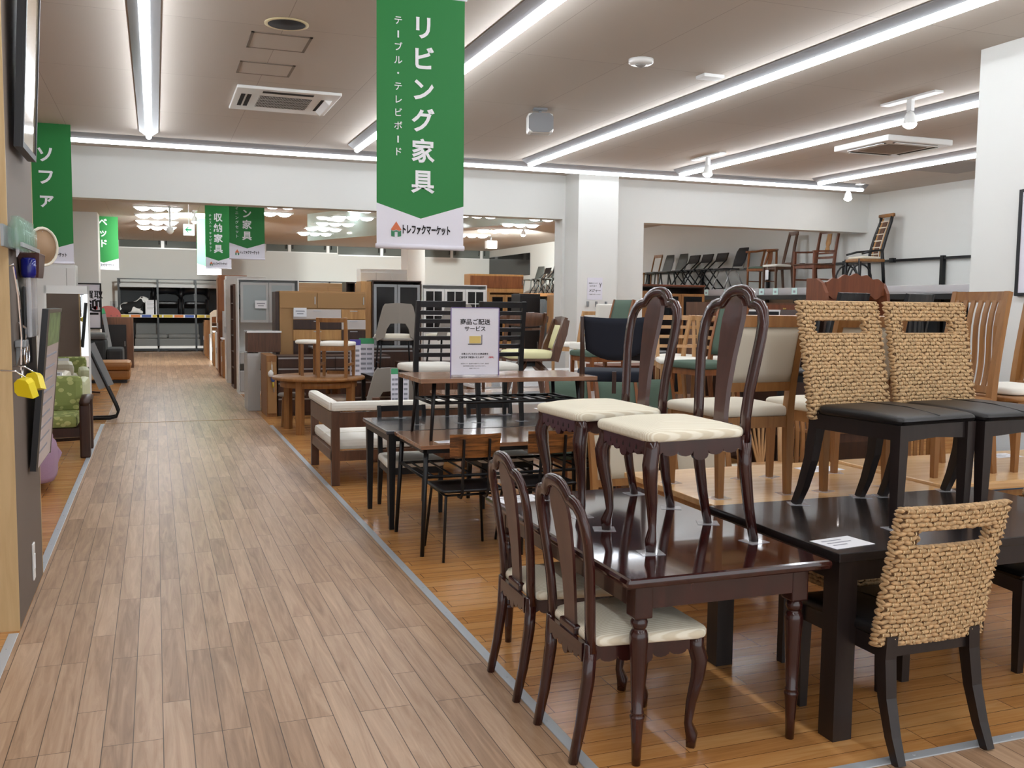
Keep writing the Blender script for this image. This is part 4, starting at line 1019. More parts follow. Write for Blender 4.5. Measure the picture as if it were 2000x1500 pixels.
# ================================================================ middle of the right-hand area
table('dining_table', 'dark dining table carrying the navy chair', 2.95, 4.35, 6.05, 6.9, .70, M['dark_oak'], M['dark_oak'], .03, .07, .03, .07) if False else None
nv_t = table('dining_table', 'dark wood dining table under the navy chair, hidden behind the mahogany chairs', 3.0, 3.75, 5.72, 6.62, .70, M['espresso_top'], M['dark_oak'], .03, .07, .03, .07)
t = thing('dining_chair', 'navy upholstered chair with a curved backrest and dark legs, between the mahogany chair backs', 'chair', (3.15, 6.36, .70), -.42)
N_ = t
MB().cushion(.52, .48, -.22, .26, .38, .455, .008, .05).obj('seat', M['navy'], t)
vs = []; fs = []; nx, nz = 9, 7
for f in (0, 1):
    for i in range(nz):
        for j in range(nx):
            x = -1 + 2 * j / (nx - 1); u = i / (nz - 1)
            zb = .535 + .075 * x * x; z = zb + (.835 + .012 * x * x - zb) * u
            vs.append((x * (.205 + .02 * u), -.25 - .06 * u - .03 * (1 - x * x) + f * .04, z))
n = nx * nz
for i in range(nz - 1):
    for j in range(nx - 1):
        a = i * nx + j; fs += [(a, a + 1, a + nx + 1, a + nx), (n + a, n + a + nx, n + a + nx + 1, n + a + 1)]
bd = [j for j in range(nx)] + [i * nx + nx - 1 for i in range(1, nz)] + [n - nx + j for j in range(nx - 2, -1, -1)] + [i * nx for i in range(nz - 2, 0, -1)]
for i in range(len(bd)): a, c = bd[i], bd[(i + 1) % len(bd)]; fs.append((c, a, a + n, c + n))
MB().add(vs, fs, True).obj('backrest', M['navy'], t)
for s in (-1, 1):
    MB().sweep([(s * .235, .22, 0), (s * .235, .22, .38)], [.03, .042], None, (0, 1, 0), 8).obj('leg', M['dark_oak'], t)
    MB().sweep([(s * .235, -.27, 0), (s * .23, -.22, .3), (s * .228, -.22, .45), (s * .228, -.26, .62), (s * .235, -.31, .845)], [.03, .042, .04, .034, .024], None, (0, 1, 0), 8).obj('leg', M['dark_oak'], t)
MB().sweep([(0, -.245, .455), (0, -.235, .30)], .03, .02, (0, 1, 0), 4).obj('seat_strap', M['dark_oak'], t)

# white tables with the cream swivel chair
table('dining_table', 'white gloss dining table under the pale yellow swivel chair', 2.95, 4.35, 8.45, 9.35, .72, M['gloss'], M['laminate'], .04, .07, .01, .0)
table('dining_table', 'white gloss dining table behind, under the white covered chair', 3.36, 5.1, 10.0, 10.9, .715, M['gloss'], M['laminate'], .04, .07, .01, .0)
table('coffee_table', 'low white table in front of the white gloss dining tables', 2.9, 4.2, 7.55, 8.2, .52, M['gloss'], M['laminate'], .035, .06, .01, .0)
t = thing('swivel_chair', 'dark wood swivel chair with pale yellow seat and back on the white gloss table', 'chair', (3.46, 8.85, .72), 1.42)
SWV = t
MB().cushion(.50, .47, -.23, .25, .385, .455, .012, .06).obj('seat', M['lemon'], t)
MB().box(-.23, .23, -.23, .22, .36, .385, .008).obj('seat_base', M['walnut'], t)
for s in (-1, 1):
    MB().sweep([(s * .22, -.2, .36), (s * .22, -.235, .5), (s * .21, -.285, .63), (s * .2, -.32, .76)], [.05, .055, .06, .055], [.08, .085, .08, .06], (0, 1, .3), 4).obj('back_post', M['walnut'], t)
MB().sweep([(-.2, -.315, .74), (0, -.335, .75), (.2, -.315, .74)], .085, .03, (0, 1, .2), 4).obj('top_rail', M['walnut'], t)
MB().sweep([(0, -.245, .47), (0, -.275, .58), (0, -.31, .70)], [.33, .33, .30], .045, (0, 1, .3), 8).obj('back_pad', M['lemon'], t)
MB().box(-.05, .05, -.345, -.322, .735, .765, .01).obj('hand_hole', M['dark_oak'], t)
for k in range(4):
    q = PI / 4 + k * PI / 2
    MB().sweep([(.06 * math.cos(q), .06 * math.sin(q), .35), (.2 * math.cos(q), .2 * math.sin(q), .25), (.27 * math.cos(q), .27 * math.sin(q), 0)], [.07, .06, .035], [.05, .045, .035], (0, 0, 1), 4).obj('leg', M['walnut'], t)
MB().lathe([(.1, .30), (.1, .36)], 16).obj('swivel_plate', M['blackmetal'], t)
pads(SWV, [(.19, .19), (-.19, .19), (-.19, -.19), (.19, -.19)], .72, 'pale yellow swivel chair')
ba = chair('armchair', 'brown wooden armchair with a broad curved top rail behind the ladder-back chair', (3.62, 9.75, .70), .15, None, M['walnut'], M['walnut'], w=.52, d=.46, sh=.44, st=.03, H=.84, lt=.035, lean=.1, back='bow', arms=True, seatc=.004, cat='armchair')
table('dining_table', 'brown wood dining table carrying the brown armchair', 2.75, 4.3, 9.45, 9.95, .70, M['walnut_top'], M['walnut'], .03, .07, .03, .07)
# white covered chair
t = thing('dining_chair', 'tall white covered chair on the white table left of the green-backed chair', 'chair', (5.02, 10.62, .715), .30)
MB().box(-.24, .24, -.24, .22, .38, .46, .02).obj('seat', M['white_fabric'], t)
MB().box(-.24, .24, -.27, -.21, .38, .93, .02).xf(Matrix.Translation((0, -.23, .4)) @ Matrix.Rotation(.07, 4, 'X') @ Matrix.Translation((0, .23, -.4))).obj('backrest', M['white_fabric'], t)
for s in (-1, 1):
    MB().box(s * .22 - .02, s * .22 + .02, .17, .21, 0, .38).obj('leg', M['laminate'], t); MB().box(s * .22 - .02, s * .22 + .02, -.25, -.21, 0, .38).obj('leg', M['laminate'], t)
# green-backed chairs
GB = dict(w=.45, d=.44, sh=.44, st=.06, H=.99, lt=.036, lean=.12, splay=.04, back='full', seatc=.012)
g1 = chair('dining_chair', 'oak chair with tall moss green back on the table behind the rear mahogany chair back', (4.5, 9.45, .70), PI / 2 + .1, 'oak chairs with moss green backs', M['teak'], M['green'], **GB)
g2 = dup(g1, (4.6, 7.45, .70), PI / 2 + .1, 'oak chair with tall moss green back behind the front mahogany chair back')
table('dining_table', 'brown dining table carrying the moss green chair behind the rear mahogany chair', 4.36, 5.2, 8.95, 9.95, .70, M['walnut_top'], M['teak'], .03, .07, .03, .07)
table('dining_table', 'brown dining table carrying the moss green chair behind the front mahogany chair', 4.40, 5.37, 7.0, 8.88, .70, M['walnut_top'], M['teak'], .03, .07, .03, .07)
GL = dict(GB); GL['H'] = .97
g3 = chair('dining_chair', 'moss green backed oak chair on the floor behind the rear mahogany seat, left one', (3.3, 7.25, 0), PI - .05, 'oak chairs with moss green backs', M['teak'], M['green'], **GL)
dup(g3, (3.76, 7.22, -.0), PI, 'moss green backed oak chair on the floor behind the rear mahogany seat, middle one')
dup(g3, (4.16, 7.25, -.0), PI + .05, 'moss green backed oak chair on the floor behind the rear mahogany seat, right one')
# oak ladder-backs with cream seats
OL = dict(w=.42, d=.42, sh=.44, st=.05, H=.84, lt=.034, lean=.07, back='ladder', n=4, zlow=.54)
ol = chair('dining_chair', 'oak ladder-back chair with cream seat between the two mahogany chair backs', (4.88, 8.45, .70), .5, 'oak ladder-back chairs', M['beech'], M['white_fabric'], **OL)
dup(ol, (4.98, 11.15, .715), .5, 'oak ladder-back chair left of the tall white covered chair, in front of the pillar')
dup(ol, (5.12, 7.95, .70), -.9, 'oak ladder-back chair with cream seat, its post beside the green back')
dup(ol, (4.66, 8.0, .70), 2.8, 'oak chair with cream seat under the ladder-back chair between the mahogany backs')
bk = chair('dining_chair', 'black chair behind the oak ladder-back chair', (5.05, 9.3, .70), .3, 'black chairs in the middle of the floor', M['black'], M['blackseat'], w=.44, d=.42, sh=.44, st=.05, H=.82, back='upper')
# black-topped chairs behind the seagrass pair
b1 = chair('dining_chair', 'black chair whose top rail shows above the left seagrass back', (4.90, 6.27, .70), .35, 'black chairs behind the seagrass pair', M['black'], M['black'], w=.46, d=.42, sh=.44, st=.04, H=1.04, back='slats', n=5, lean=.1)
dup(b1, (5.52, 6.25, .70), .35, 'black chair whose top rail shows above the right seagrass back')
table('dining_table', 'brown dining table carrying the black chairs behind the seagrass pair', 4.64, 5.9, 5.92, 6.72, .70, M['walnut_top'], M['walnut'], .03, .07, .03, .07)
t = thing('dining_chair', 'pale wood chair with a fan-shaped splat behind the oak chair with cream back', 'chair', (4.3, 5.95, 0), PI)
chx = t
MB().box(-.2, .2, -.2, .2, .41, .45, .01).obj('seat', M['beech'], t)
for s in (-1, 1):
    MB().sweep([(s * .17, .17, 0), (s * .17, .17, .41)], .035, None, (0, 1, 0), 8).obj('leg', M['beech'], t)
    MB().sweep([(s * .18, -.2, 0), (s * .18, -.18, .43), (s * .2, -.24, .86)], .035, None, (0, 1, 0), 8).obj('leg', M['beech'], t)
MB().sweep([(-.2, -.24, .84), (0, -.27, .87), (.2, -.24, .84)], .09, .022, (0, 1, 0), 4).obj('top_rail', M['beech'], t)
b = MB()
for k in (-2, -1, 0, 1, 2): b.sweep([(k * .012, -.19, .45), (k * .03, -.21, .6), (k * .055, -.24, .82)], .016, .012, (0, 1, 0), 4)
b.obj('splat', M['beech'], t)
t = thing('storage_basket', 'small dark slotted basket on the table between the mahogany chair backs', 'basket', (3.55, 6.05, .70), .2)
b = MB()
for k in range(18):
    q = 2 * PI * k / 18; b.sweep([(.1 * math.cos(q), .1 * math.sin(q), 0), (.15 * math.cos(q), .15 * math.sin(q), .14)], .022, .008, (0, 0, 1), 4)
b.obj('slats', M['dark_grey'], t)
MB().lathe([(.14, .13), (.16, .13), (.16, .155), (.14, .155)], 24).lathe([(.1, 0), (.1, .01)], 20).obj('rim', M['dark_grey'], t)

# ---------------------------------------------------------------- cabinets
def cab(name, label, cat, x0, x1, y0, y1, z0, z1, m, fronts=(), face='S', th=.02, top=None, group=None, back=True):
    """case piece; FRONTS: (kind, u0, u1, v0, v1, material) in fractions of the face; kinds door, drawer, glass, open, rail; face S looks to -y, W to -x"""
    t = thing(name, label, cat, ((x0 + x1) / 2, (y0 + y1) / 2, z0), 0, group)
    w, d, h = (x1 - x0) / 2, (y1 - y0) / 2, z1 - z0
    opens = any(f[0] in ('open', 'glass') for f in fronts)
    W_ = w if face == 'S' else d; D_ = d if face == 'S' else w
    R = Matrix() if face == 'S' else Matrix.Rotation(-PI / 2, 4, 'Z')
    b = MB()
    if opens:
        b.box(-W_, -W_ + th, -D_, D_, 0, h).box(W_ - th, W_, -D_, D_, 0, h).box(-W_ + th, W_ - th, -D_, D_, h - th, h).box(-W_ + th, W_ - th, -D_, D_, 0, th * 2).box(-W_ + th, W_ - th, D_ - .012, D_, th * 2, h - th)
        for f in fronts:
            if f[0] not in ('open', 'glass'): b.box(-W_ + 2 * W_ * f[1] + th * .5, -W_ + 2 * W_ * f[2] - th * .5, -D_ + .004, D_ - .02, h * f[3] + .002, h * f[4] - .002)
    else: b.box(-W_, W_, -D_, D_, 0, h, .004)
    b.xf(R).obj('case', m, t)
    if top: MB().box(-W_ - .012, W_ + .012, -D_ - .015, D_, h + .0003, h + .028, .004).xf(R).obj('worktop', top, t)
    for f in fronts:
        k, u0, u1, v0, v1 = f[:5]; fm = f[5] if len(f) > 5 and f[5] else m
        a0, a1 = -W_ + 2 * W_ * u0 + .004, -W_ + 2 * W_ * u1 - .004; c0, c1 = h * v0 + .004, h * v1 - .004
        if k == 'door':
            o = MB().box(a0, a1, -D_ - .018, -D_ - .0005, c0, c1, .003).xf(R).obj('door', fm, t)
            MB().box(a1 - .04, a1 - .028, -D_ - .035, -D_ - .018, (c0 + c1) / 2 - .06, (c0 + c1) / 2 + .06).xf(R).obj('handle', M['metal'], o)
        elif k == 'drawer':
            o = MB().box(a0, a1, -D_ - .018, -D_ - .0005, c0, c1, .003).xf(R).obj('drawer', fm, t)
            if len(f) > 6: MB().box(a0, a1, -D_ - .024, -D_ - .018, c1 - .022, c1).xf(R).obj('handle', f[6], o)
            else: MB().box((a0 + a1) / 2 - .06, (a0 + a1) / 2 + .06, -D_ - .03, -D_ - .018, c1 - .03, c1 - .018).xf(R).obj('handle', M['metal'], o)
        elif k == 'glass':
            fw = .045
            fr = MB().box(a0, a0 + fw, -D_ - .018, -D_ - .0005, c0, c1).box(a1 - fw, a1, -D_ - .018, -D_ - .0005, c0, c1).box(a0 + fw, a1 - fw, -D_ - .018, -D_ - .0005, c0, c0 + fw).box(a0 + fw, a1 - fw, -D_ - .018, -D_ - .0005, c1 - fw, c1)
            if len(f) > 7:
                for q in range(1, f[7][0]): x = a0 + fw + (a1 - a0 - 2 * fw) * q / f[7][0]; fr.box(x - .008, x + .008, -D_ - .018, -D_ - .0005, c0 + fw, c1 - fw)
                for q in range(1, f[7][1]): z = c0 + fw + (c1 - c0 - 2 * fw) * q / f[7][1]; fr.box(a0 + fw, a1 - fw, -D_ - .017, -D_ - .0006, z - .008, z + .008)
            o = fr.xf(R).obj('door', fm, t)
            MB().box(a0 + fw, a1 - fw, -D_ - .012, -D_ - .008, c0 + fw, c1 - fw).xf(R).obj('pane', f[6] if len(f) > 6 and f[6] else M['smoke'], o)
            s = MB()
            for q in (1, 2): s.box(a0, a1, -D_ + .03, D_ - .015, c0 + (c1 - c0) * q / 3, c0 + (c1 - c0) * q / 3 + .015)
            s.xf(R).obj('shelf', m, t)
        elif k == 'open':
            s = MB(); nsh = f[6] if len(f) > 6 else 0
            for q in range(1, nsh + 1): s.box(a0, a1, -D_ + .01, D_ - .015, c0 + (c1 - c0) * q / (nsh + 1), c0 + (c1 - c0) * q / (nsh + 1) + .018)
            if nsh: s.xf(R).obj('shelf', fm, t)
        elif k == 'rail': MB().box(a0, a1, -D_ - .022, -D_ - .0005, c0, c1).xf(R).obj('trim_rail', fm, t)
    return t
def tagcard(label, p, w=.16, h=.11):
    t = thing('price_tag', label, 'price tag', p)
    MB().box(-w / 2, w / 2, -.002, 0, -h / 2, h / 2).obj('sheet', M['paper'], t)
    MB().box(-w * .35, w * .35, -.0035, -.0022, .01, .025).box(-w * .25, w * .25, -.0035, -.0022, -.03, -.015).obj('print', mat('grey_print', (150, 150, 160), .8), t)
lam, wal, dko = M['laminate'], M['walnut'], M['dark_oak']
silver = M['metal']
D_ = 'drawer'
# dark television boards with silver lines, fronts to the camera
cab('chest_of_drawers', 'long dark low chest with silver drawer lines behind the round oak table', 'chest of drawers', 1.62, 3.25, 13.95, 14.4, 0, .86, dko,
    [(D_, 0, .5, .80, .98, dko, silver), (D_, .5, 1, .80, .98, dko, silver), (D_, 0, .5, .56, .80, dko, silver), (D_, .5, 1, .56, .80, dko, silver), (D_, 0, .5, .3, .56, dko, silver), (D_, .5, 1, .3, .56, dko, silver), (D_, 0, .5, .06, .3, dko, silver), (D_, .5, 1, .06, .3, dko, silver)])
cab('chest_of_drawers', 'oak-edged cabinet end with a toy hanging on it, by the round table', 'cabinet', 1.46, 1.60, 13.9, 14.7, 0, .87, M['oak_dark'], [('door', .05, .95, .05, .9, M['brown_board'])])
cab('tv_board', 'long dark television board with a silver top line behind the glass table', 'television board', 3.3, 4.6, 13.4, 13.85, 0, .78, dko, [(D_, 0, .5, .5, .96, dko, silver), (D_, .5, 1, .5, .96, dko, silver), ('rail', 0, 1, .08, .5, dko)])
cab('tv_board', 'low silver-topped television board behind the round oak table chairs', 'television board', 2.25, 3.9, 14.85, 15.25, 0, .92, dko, [(D_, 0, .5, .6, .97, dko, silver), (D_, .5, 1, .6, .97, dko, silver)], top=M['steel'])
cab('cabinet', 'brown box cabinet with a white top standing on the low chests by the aisle', 'cabinet', 1.28, 1.76, 14.75, 15.2, .875, 1.165, wal, [], top=M['gloss'])
cab('cabinet', 'grey-brown narrow cabinet by the aisle under the brown box cabinet', 'cabinet', 1.27, 1.45, 14.72, 15.3, 0, .86, M['light_grey'], [])
t = thing('toy', 'small white and blue toy hanging on the cabinet end at the aisle', 'toy', (1.53, 13.85, .58))
MB().lathe([(.005, .06), (.035, .03), (.04, 0), (.03, -.03), (.005, -.04)], 12, (-.02, 0, .03)).obj('head', M['white'], t)
MB().lathe([(.02, .0), (.03, -.04), (.02, -.08)], 12, (.01, 0, 0)).obj('body', M['blue_print'] if False else MATS['blue_print'], t)
MB().sweep([(.01, 0, -.08), (.015, 0, -.16)], .025, None, (0, 1, 0), 8).obj('tail', MATS['yellow_print'], t)
MB().tube([(0, 0, .05), (.0, .02, .16), (0, .043, .2)], .008, 6).obj('strap', M['white'], t)
# white kitchen board and its neighbours along the aisle
cab('kitchen_board', 'tall white kitchen board with frosted sliding doors facing the camera', 'kitchen cabinet', 1.36, 2.42, 17.55, 18.0, 0, 2.03, lam,
    [('glass', .04, .5, .62, .97, M['light_grey'], M['frost']), ('glass', .5, .93, .62, .97, M['light_grey'], M['frost']), ('open', .02, .98, .37, .62, lam, 0), (D_, .02, .5, .26, .36, M['light_grey']), ('open', .02, .98, .2, .26), ('door', .02, .5, .02, .2, M['light_grey']), ('door', .5, .98, .02, .36, M['light_grey'])])
tagcard('white price tag on the frosted door of the white kitchen board', (1.75, 17.5, 1.58), .2, .14)
cab('kitchen_board', 'taller white cupboard side standing behind the white kitchen board', 'kitchen cabinet', 1.33, 2.1, 19.9, 20.35, 0, 2.13, lam, [('door', 0, .5, .03, .97), ('door', .5, 1, .03, .97)], 'W')
cab('cabinet', 'narrow brown cabinet with shelves between the white cupboards at the aisle', 'cabinet', 1.36, 1.8, 18.6, 19.3, 0, 1.95, wal, [('open', 0, 1, .03, .97, wal, 5)], 'W')
cab('bookcase', 'tall brown wooden cabinet top behind the white cupboards at the aisle', 'bookcase', 1.30, 1.9, 21.9, 22.4, 0, 2.2, M['teak'], [('door', 0, .5, .03, .97), ('door', .5, 1, .03, .97)], 'W')
cab('cabinet', 'low oak cabinet with a pale grey back panel along the aisle', 'cabinet', 1.33, 1.85, 21.2, 21.75, 0, .82, M['oak_dark'], [('door', 0, 1, .05, .95)], 'W', top=M['paper'])
cab('cabinet', 'pale grey upper cabinet standing on the low oak cabinet', 'cabinet', 1.36, 1.85, 21.25, 21.75, .85, 1.42, M['light_grey'], [])
cab('cabinet', 'narrow oak cabinet further along the aisle, second from the far rack', 'cabinet', 1.36, 1.8, 25.2, 25.8, 0, .85, M['oak_dark'], [('door', 0, 1, .05, .95)], 'W', top=M['laminate'])
cab('cabinet', 'white-edged cabinet further along the aisle, third from the far rack', 'cabinet', 1.36, 1.8, 23.6, 24.3, 0, .95, M['walnut'], [('door', 0, 1, .05, .95, lam)], 'W')
cab('cabinet', 'oak panel cabinet at the far end of the aisle beside the rack', 'cabinet', 1.38, 1.9, 30.3, 30.9, 0, 1.06, M['oak_dark'], [('door', 0, 1, .05, .95)], 'W')
t = thing('dresser', 'white dressing mirror cabinet with an arched top at the far end of the aisle', 'dresser', (1.62, 28.0, 0))
MB().box(-.22, .22, -.3, .3, 0, .72, .01).obj('case', lam, t)
MB().prism([(-.2, .73), (.2, .73), (.2, 1.35), (.08, 1.42), (-.1, 1.38), (-.2, 1.3)], -.02, .02, 'y').obj('mirror_frame', M['ivory'] if False else MATS['ivory_fabric'], t)
MB().prism([(-.15, .8), (.15, .8), (.15, 1.22), (-.15, 1.2)], -.03, -.021, 'y').obj('mirror', M['mirror'], t)
MB().lathe([(.03, 0), (.02, .1), (.035, .14), (.02, .3), (.03, .34), (.015, .5), (.03, .55), (.01, .6)], 12, (.05, .2, .72)).obj('finial', lam, t)
# the big wall of mixed wood fronts
X0, X1 = onY(546, 600, 15.4).x, onY(714, 600, 15.4).x
cab('wall_unit', 'large brown wall unit with a patchwork of white, dark and oak fronts', 'wall unit', X0, X1, 15.4, 15.85, 0, 1.80, M['brown_board'],
    [('door', 0, .43, .85, .99, M['brown_board']), ('door', .43, 1, .85, .99, M['brown_board']),
     (D_, .15, .71, .755, .845, M['pale_pink']), (D_, .71, 1, .755, .845, M['oak']), (D_, .15, .71, .665, .753, dko), (D_, .71, 1, .665, .753, M['pale_pink']), (D_, .15, .71, .57, .663, M['oak']), (D_, .71, 1, .57, .663, dko), (D_, .15, 1, .1, .568, dko)])
tagcard('white price tag at the top left of the patchwork wall unit', (X0 + .31, 15.35, 1.47), .2, .14)
MB_t = cab('tall_panel', 'narrow dark side panel cabinet left of the patchwork wall unit', 'cabinet', X0 - .06, X0 - .003, 15.42, 15.9, 0, 1.79, M['dark_oak'], [])
cab('bookcase', 'light oak cabinet top behind the patchwork wall unit', 'bookcase', 2.35, 4.2, 19.6, 20.0, 0, 2.02, M['oak_top'], [('door', 0, .5, .03, .97), ('door', .5, 1, .03, .97)])
cab('cabinet', 'white wide wall cupboards with three doors behind the dark glass-door cupboard', 'cabinet', onY(704, 540, 20).x, onY(795, 540, 20).x, 20, 20.4, 0, 2.34, lam, [('door', 0, .33, .03, .97), ('door', .33, .66, .03, .97), ('door', .66, 1, .03, .97)])
cab('cabinet', 'small dark open cabinet between the oak top and the dark glass-door cupboard', 'cabinet', onY(676, 560, 17.5).x, onY(694, 560, 17.5).x, 17.5, 17.9, 0, 2.0, M['dark_oak'], [('open', 0, 1, .5, .98, dko, 2)])
Xa, Xb = onY(713, 560, 15.6).x, onY(823, 560, 15.6).x
cab('display_cupboard', 'dark brown cupboard with two grey-framed glass doors left of the white one', 'cupboard', Xa + .12, Xb, 15.6, 16.05, 0, 2.0, M['dark_oak'],
    [('glass', .02, .5, .43, .97, M['steel'], M['smoke']), ('glass', .5, .97, .43, .97, M['steel'], M['smoke']), ('open', .02, .98, .33, .43, dko, 0), ('door', .02, .5, .02, .33, M['steel']), ('door', .5, .98, .02, .33, M['steel'])])
cab('cabinet', 'light oak cupboard side left of the dark glass-door cupboard', 'cabinet', Xa - .06, Xa + .115, 15.65, 16.05, 0, 1.98, M['oak'], [])
Xa, Xb = onY(824, 560, 17).x, onY(951, 560, 17).x
cab('display_cupboard', 'white cupboard with three lattice glass doors behind the delivery notice', 'cupboard', Xa, Xb, 17, 17.45, 0, 1.98, lam,
    [('glass', .02, .34, .58, .96, lam, M['smoke'], (2, 3)), ('glass', .34, .66, .58, .96, lam, M['smoke'], (2, 3)), ('glass', .66, .98, .58, .96, lam, M['smoke'], (2, 3)), ('door', .02, .5, .02, .56), ('door', .5, .98, .02, .56)])
Xa, Xb = onY(918, 560, 21).x, onY(1022, 560, 21).x
cab('cupboard', 'tall oak cabinet with a broad brown top panel right of the white lattice cupboard', 'cupboard', Xa, Xb, 21, 21.45, 0, 2.32, M['oak'], [('door', 0, 1, .86, .985, M['teak']), ('rail', 0, 1, .82, .86, M['oak']), ('door', 0, .5, .02, .82), ('door', .5, 1, .02, .82)])
Xa, Xb = onY(955, 580, 18).x, onY(1017, 580, 18).x
cab('cupboard', 'oak cupboard with two small dark window doors behind the right ladder-back chair', 'cupboard', Xa, Xb, 18, 18.4, 0, 1.88, M['oak'], [('glass', .02, .5, .5, .97, M['oak'], M['smoke']), ('glass', .5, .98, .5, .97, M['oak'], M['smoke']), ('door', .02, .5, .02, .48), ('door', .5, .98, .02, .48)])
Xa, Xb = onY(1016, 580, 16).x, onY(1055, 580, 16).x
cab('cabinet', 'black cabinet with a price tag right of the oak window cupboard', 'cabinet', Xa, Xb, 16, 16.45, 0, 1.82, M['black'], [('door', .03, .97, .03, .97, M['blackseat'])])
tagcard('white price tag on the black cabinet', ((Xa + Xb) / 2, 15.95, 1.45), .12, .09)
cab('bookcase', 'brown-sided light oak bookcase just left of the white pillar', 'bookcase', Xb + .03, onY(1098, 580, 15.3).x, 15.3, 15.75, 0, 1.80, M['beech'], [('door', .25, 1, .02, .98, M['pale_pink'] if False else M['beech'])])
cab('cabinet', 'pale grey drawer cabinet below the oak bookcase beside the swivel chair', 'cabinet', 4.55, 5.35, 12.3, 12.75, 0, .98, M['light_grey'], [(D_, 0, 1, .68, .97), (D_, 0, 1, .36, .68), (D_, 0, 1, .04, .36)])
cab('tv_board', 'low white television board behind the white gloss tables', 'television board', 4.1, 5.6, 11.5, 11.9, 0, .78, lam, [(D_, 0, .5, .5, .97), (D_, .5, 1, .5, .97), ('rail', 0, 1, .05, .5)])
cab('cabinet', 'brown chest behind the navy chair legs', 'cabinet', 4.7, 5.6, 9.75, 10.2, 0, .95, M['cherry'], [(D_, 0, 1, .6, .97), (D_, 0, 1, .3, .6)])
cab('cabinet', 'dark brown sideboard behind the coffee table legs', 'cabinet', 3.0, 3.75, 11.2, 11.6, 0, .78, wal, [('door', 0, .5, .04, .96), ('door', .5, 1, .04, .96)])
# arched glass cupboard through the wall opening, dark furniture along the right
cab('display_cupboard', 'dark oak cupboard with arched glass doors below the first chairs of the platform', 'cupboard', 7.35, 8.72, 14.2, 14.65, 0, 1.96, M['dark_oak'], [('door', 0, .34, .03, .96, M['oak_dark']), ('glass', .34, .67, .35, .94, M['oak_dark'], M['smoke']), ('glass', .67, 1, .35, .94, M['oak_dark'], M['smoke']), ('door', .34, 1, .03, .35, M['oak_dark'])], top=M['cherry'])
# ================================================================ right side: dark furniture, platform along the right wall
cab('sideboard', 'long dark brown sideboard behind the front mahogany chair back', 'sideboard', onY(1380, 590, 9.6).x, onY(1640, 590, 9.6).x, 9.6, 10.05, 0, 1.68, wal,
    [('rail', 0, 1, .86, .99, M['cherry']), ('open', 0, 1, .62, .86, M['dark_oak'], 0), ('door', 0, .5, .03, .62, M['dark_oak']), ('door', .5, 1, .03, .62, M['dark_oak'])])
p = onY(1488, 640, 8.9)
t = thing('framed_screen', 'dark mesh panel in a white frame standing before the dark sideboard', 'screen', (p.x, 8.9, 1.18))
MB().box(-.2, .2, -.02, .02, 0, .40).obj('panel', mat('mesh_panel', (34, 36, 40), .6, bump=.6, bscale=150), t)
MB().box(-.215, -.2, -.025, .025, 0, .42).box(.2, .215, -.025, .025, 0, .42).box(-.2, .2, -.025, .025, .40, .42).box(-.2, .2, -.025, .025, -.015, 0).obj('frame', M['white'], t)
cab('chest_of_drawers', 'dark chest carrying the white-framed mesh panel', 'chest of drawers', p.x - .4, p.x + .9, 8.7, 9.15, 0, 1.16, M['dark_oak'], [(D_, 0, .5, .66, .97), (D_, .5, 1, .66, .97), (D_, 0, .5, .34, .66), (D_, .5, 1, .34, .66)])
p = onY(1522, 660, 8.0)
t = thing('carved_chair', 'dark chair with a carved crest showing between the mahogany back and the seagrass back', 'chair', (p.x, 8.0, .72))
b = MB().prism([(-.2, .7), (-.2, .74), (-.15, .755), (-.1, .785), (-.04, .82), (0, .83), (.04, .82), (.1, .785), (.15, .755), (.2, .74), (.2, .7)], -.02, .015, 'y'); b.obj('crest', M['dark_oak'], t)
MB().box(-.2, .2, -.02, .36, .4, .45, .01).obj('seat', M['dark_oak'], t)
for s in (-1, 1):
    MB().sweep([(s * .18, 0, 0), (s * .18, 0, .72)], .035, None, (0, 1, 0), 4).obj('leg', M['dark_oak'], t); MB().sweep([(s * .18, .34, 0), (s * .18, .34, .4)], .035, None, (0, 1, 0), 4).obj('leg', M['dark_oak'], t)
table('dining_table', 'dark dining table carrying the chair with the carved crest', 5.38, p.x + .9, 7.7, 8.5, .72, M['espresso_top'], M['dark_oak'], .03, .07, .03, .07)
# carved brown dresser
xa, xb = onY(1630, 560, 8.0).x, onY(1757, 560, 8.0).x
t = thing('dresser', 'brown dresser with a scalloped carved top behind the seagrass chairs', 'dresser', ((xa + xb) / 2, 8.2, 0)); w = (xb - xa) / 2
MB().box(-w, w, -.2, .25, 0, 1.2, .006).obj('case', M['cherry'], t)
MB().box(-w + .04, w - .04, .2, .23, 1.2, 1.86).obj('back_panel', M['cherry'], t)
for s in (-1, 1):
    MB().prism([(-.2, 1.2), (.25, 1.2), (.25, 1.93), (.1, 1.93), (0, 1.88), (-.06, 1.78), (-.1, 1.5)], s * w - s * .04 if s > 0 else -w, s * w if s > 0 else -w + .04, 'x').obj('side_panel', M['cherry'], t)
pr = [(-w + .04, 1.70)]
for i in range(31):
    u = -1 + 2 * i / 30; pr.append((u * (w - .04), 1.74 + .022 * math.cos(u * 13)))
pr += [(w - .04, 1.92)]
for i in range(41):
    u = 1 - 2 * i / 40; pr.append((u * (w - .04), 1.90 + .075 * math.cos(u * PI / 2) ** 1.2 + .012 * math.cos(u * 16)))
MB().prism(pr[1:], -.02, .01, 'y').obj('carved_crest', M['cherry'], t)
MB().box(-w + .04, w - .04, -.02, .2, 1.46, 1.48).obj('shelf', M['cherry'], t)
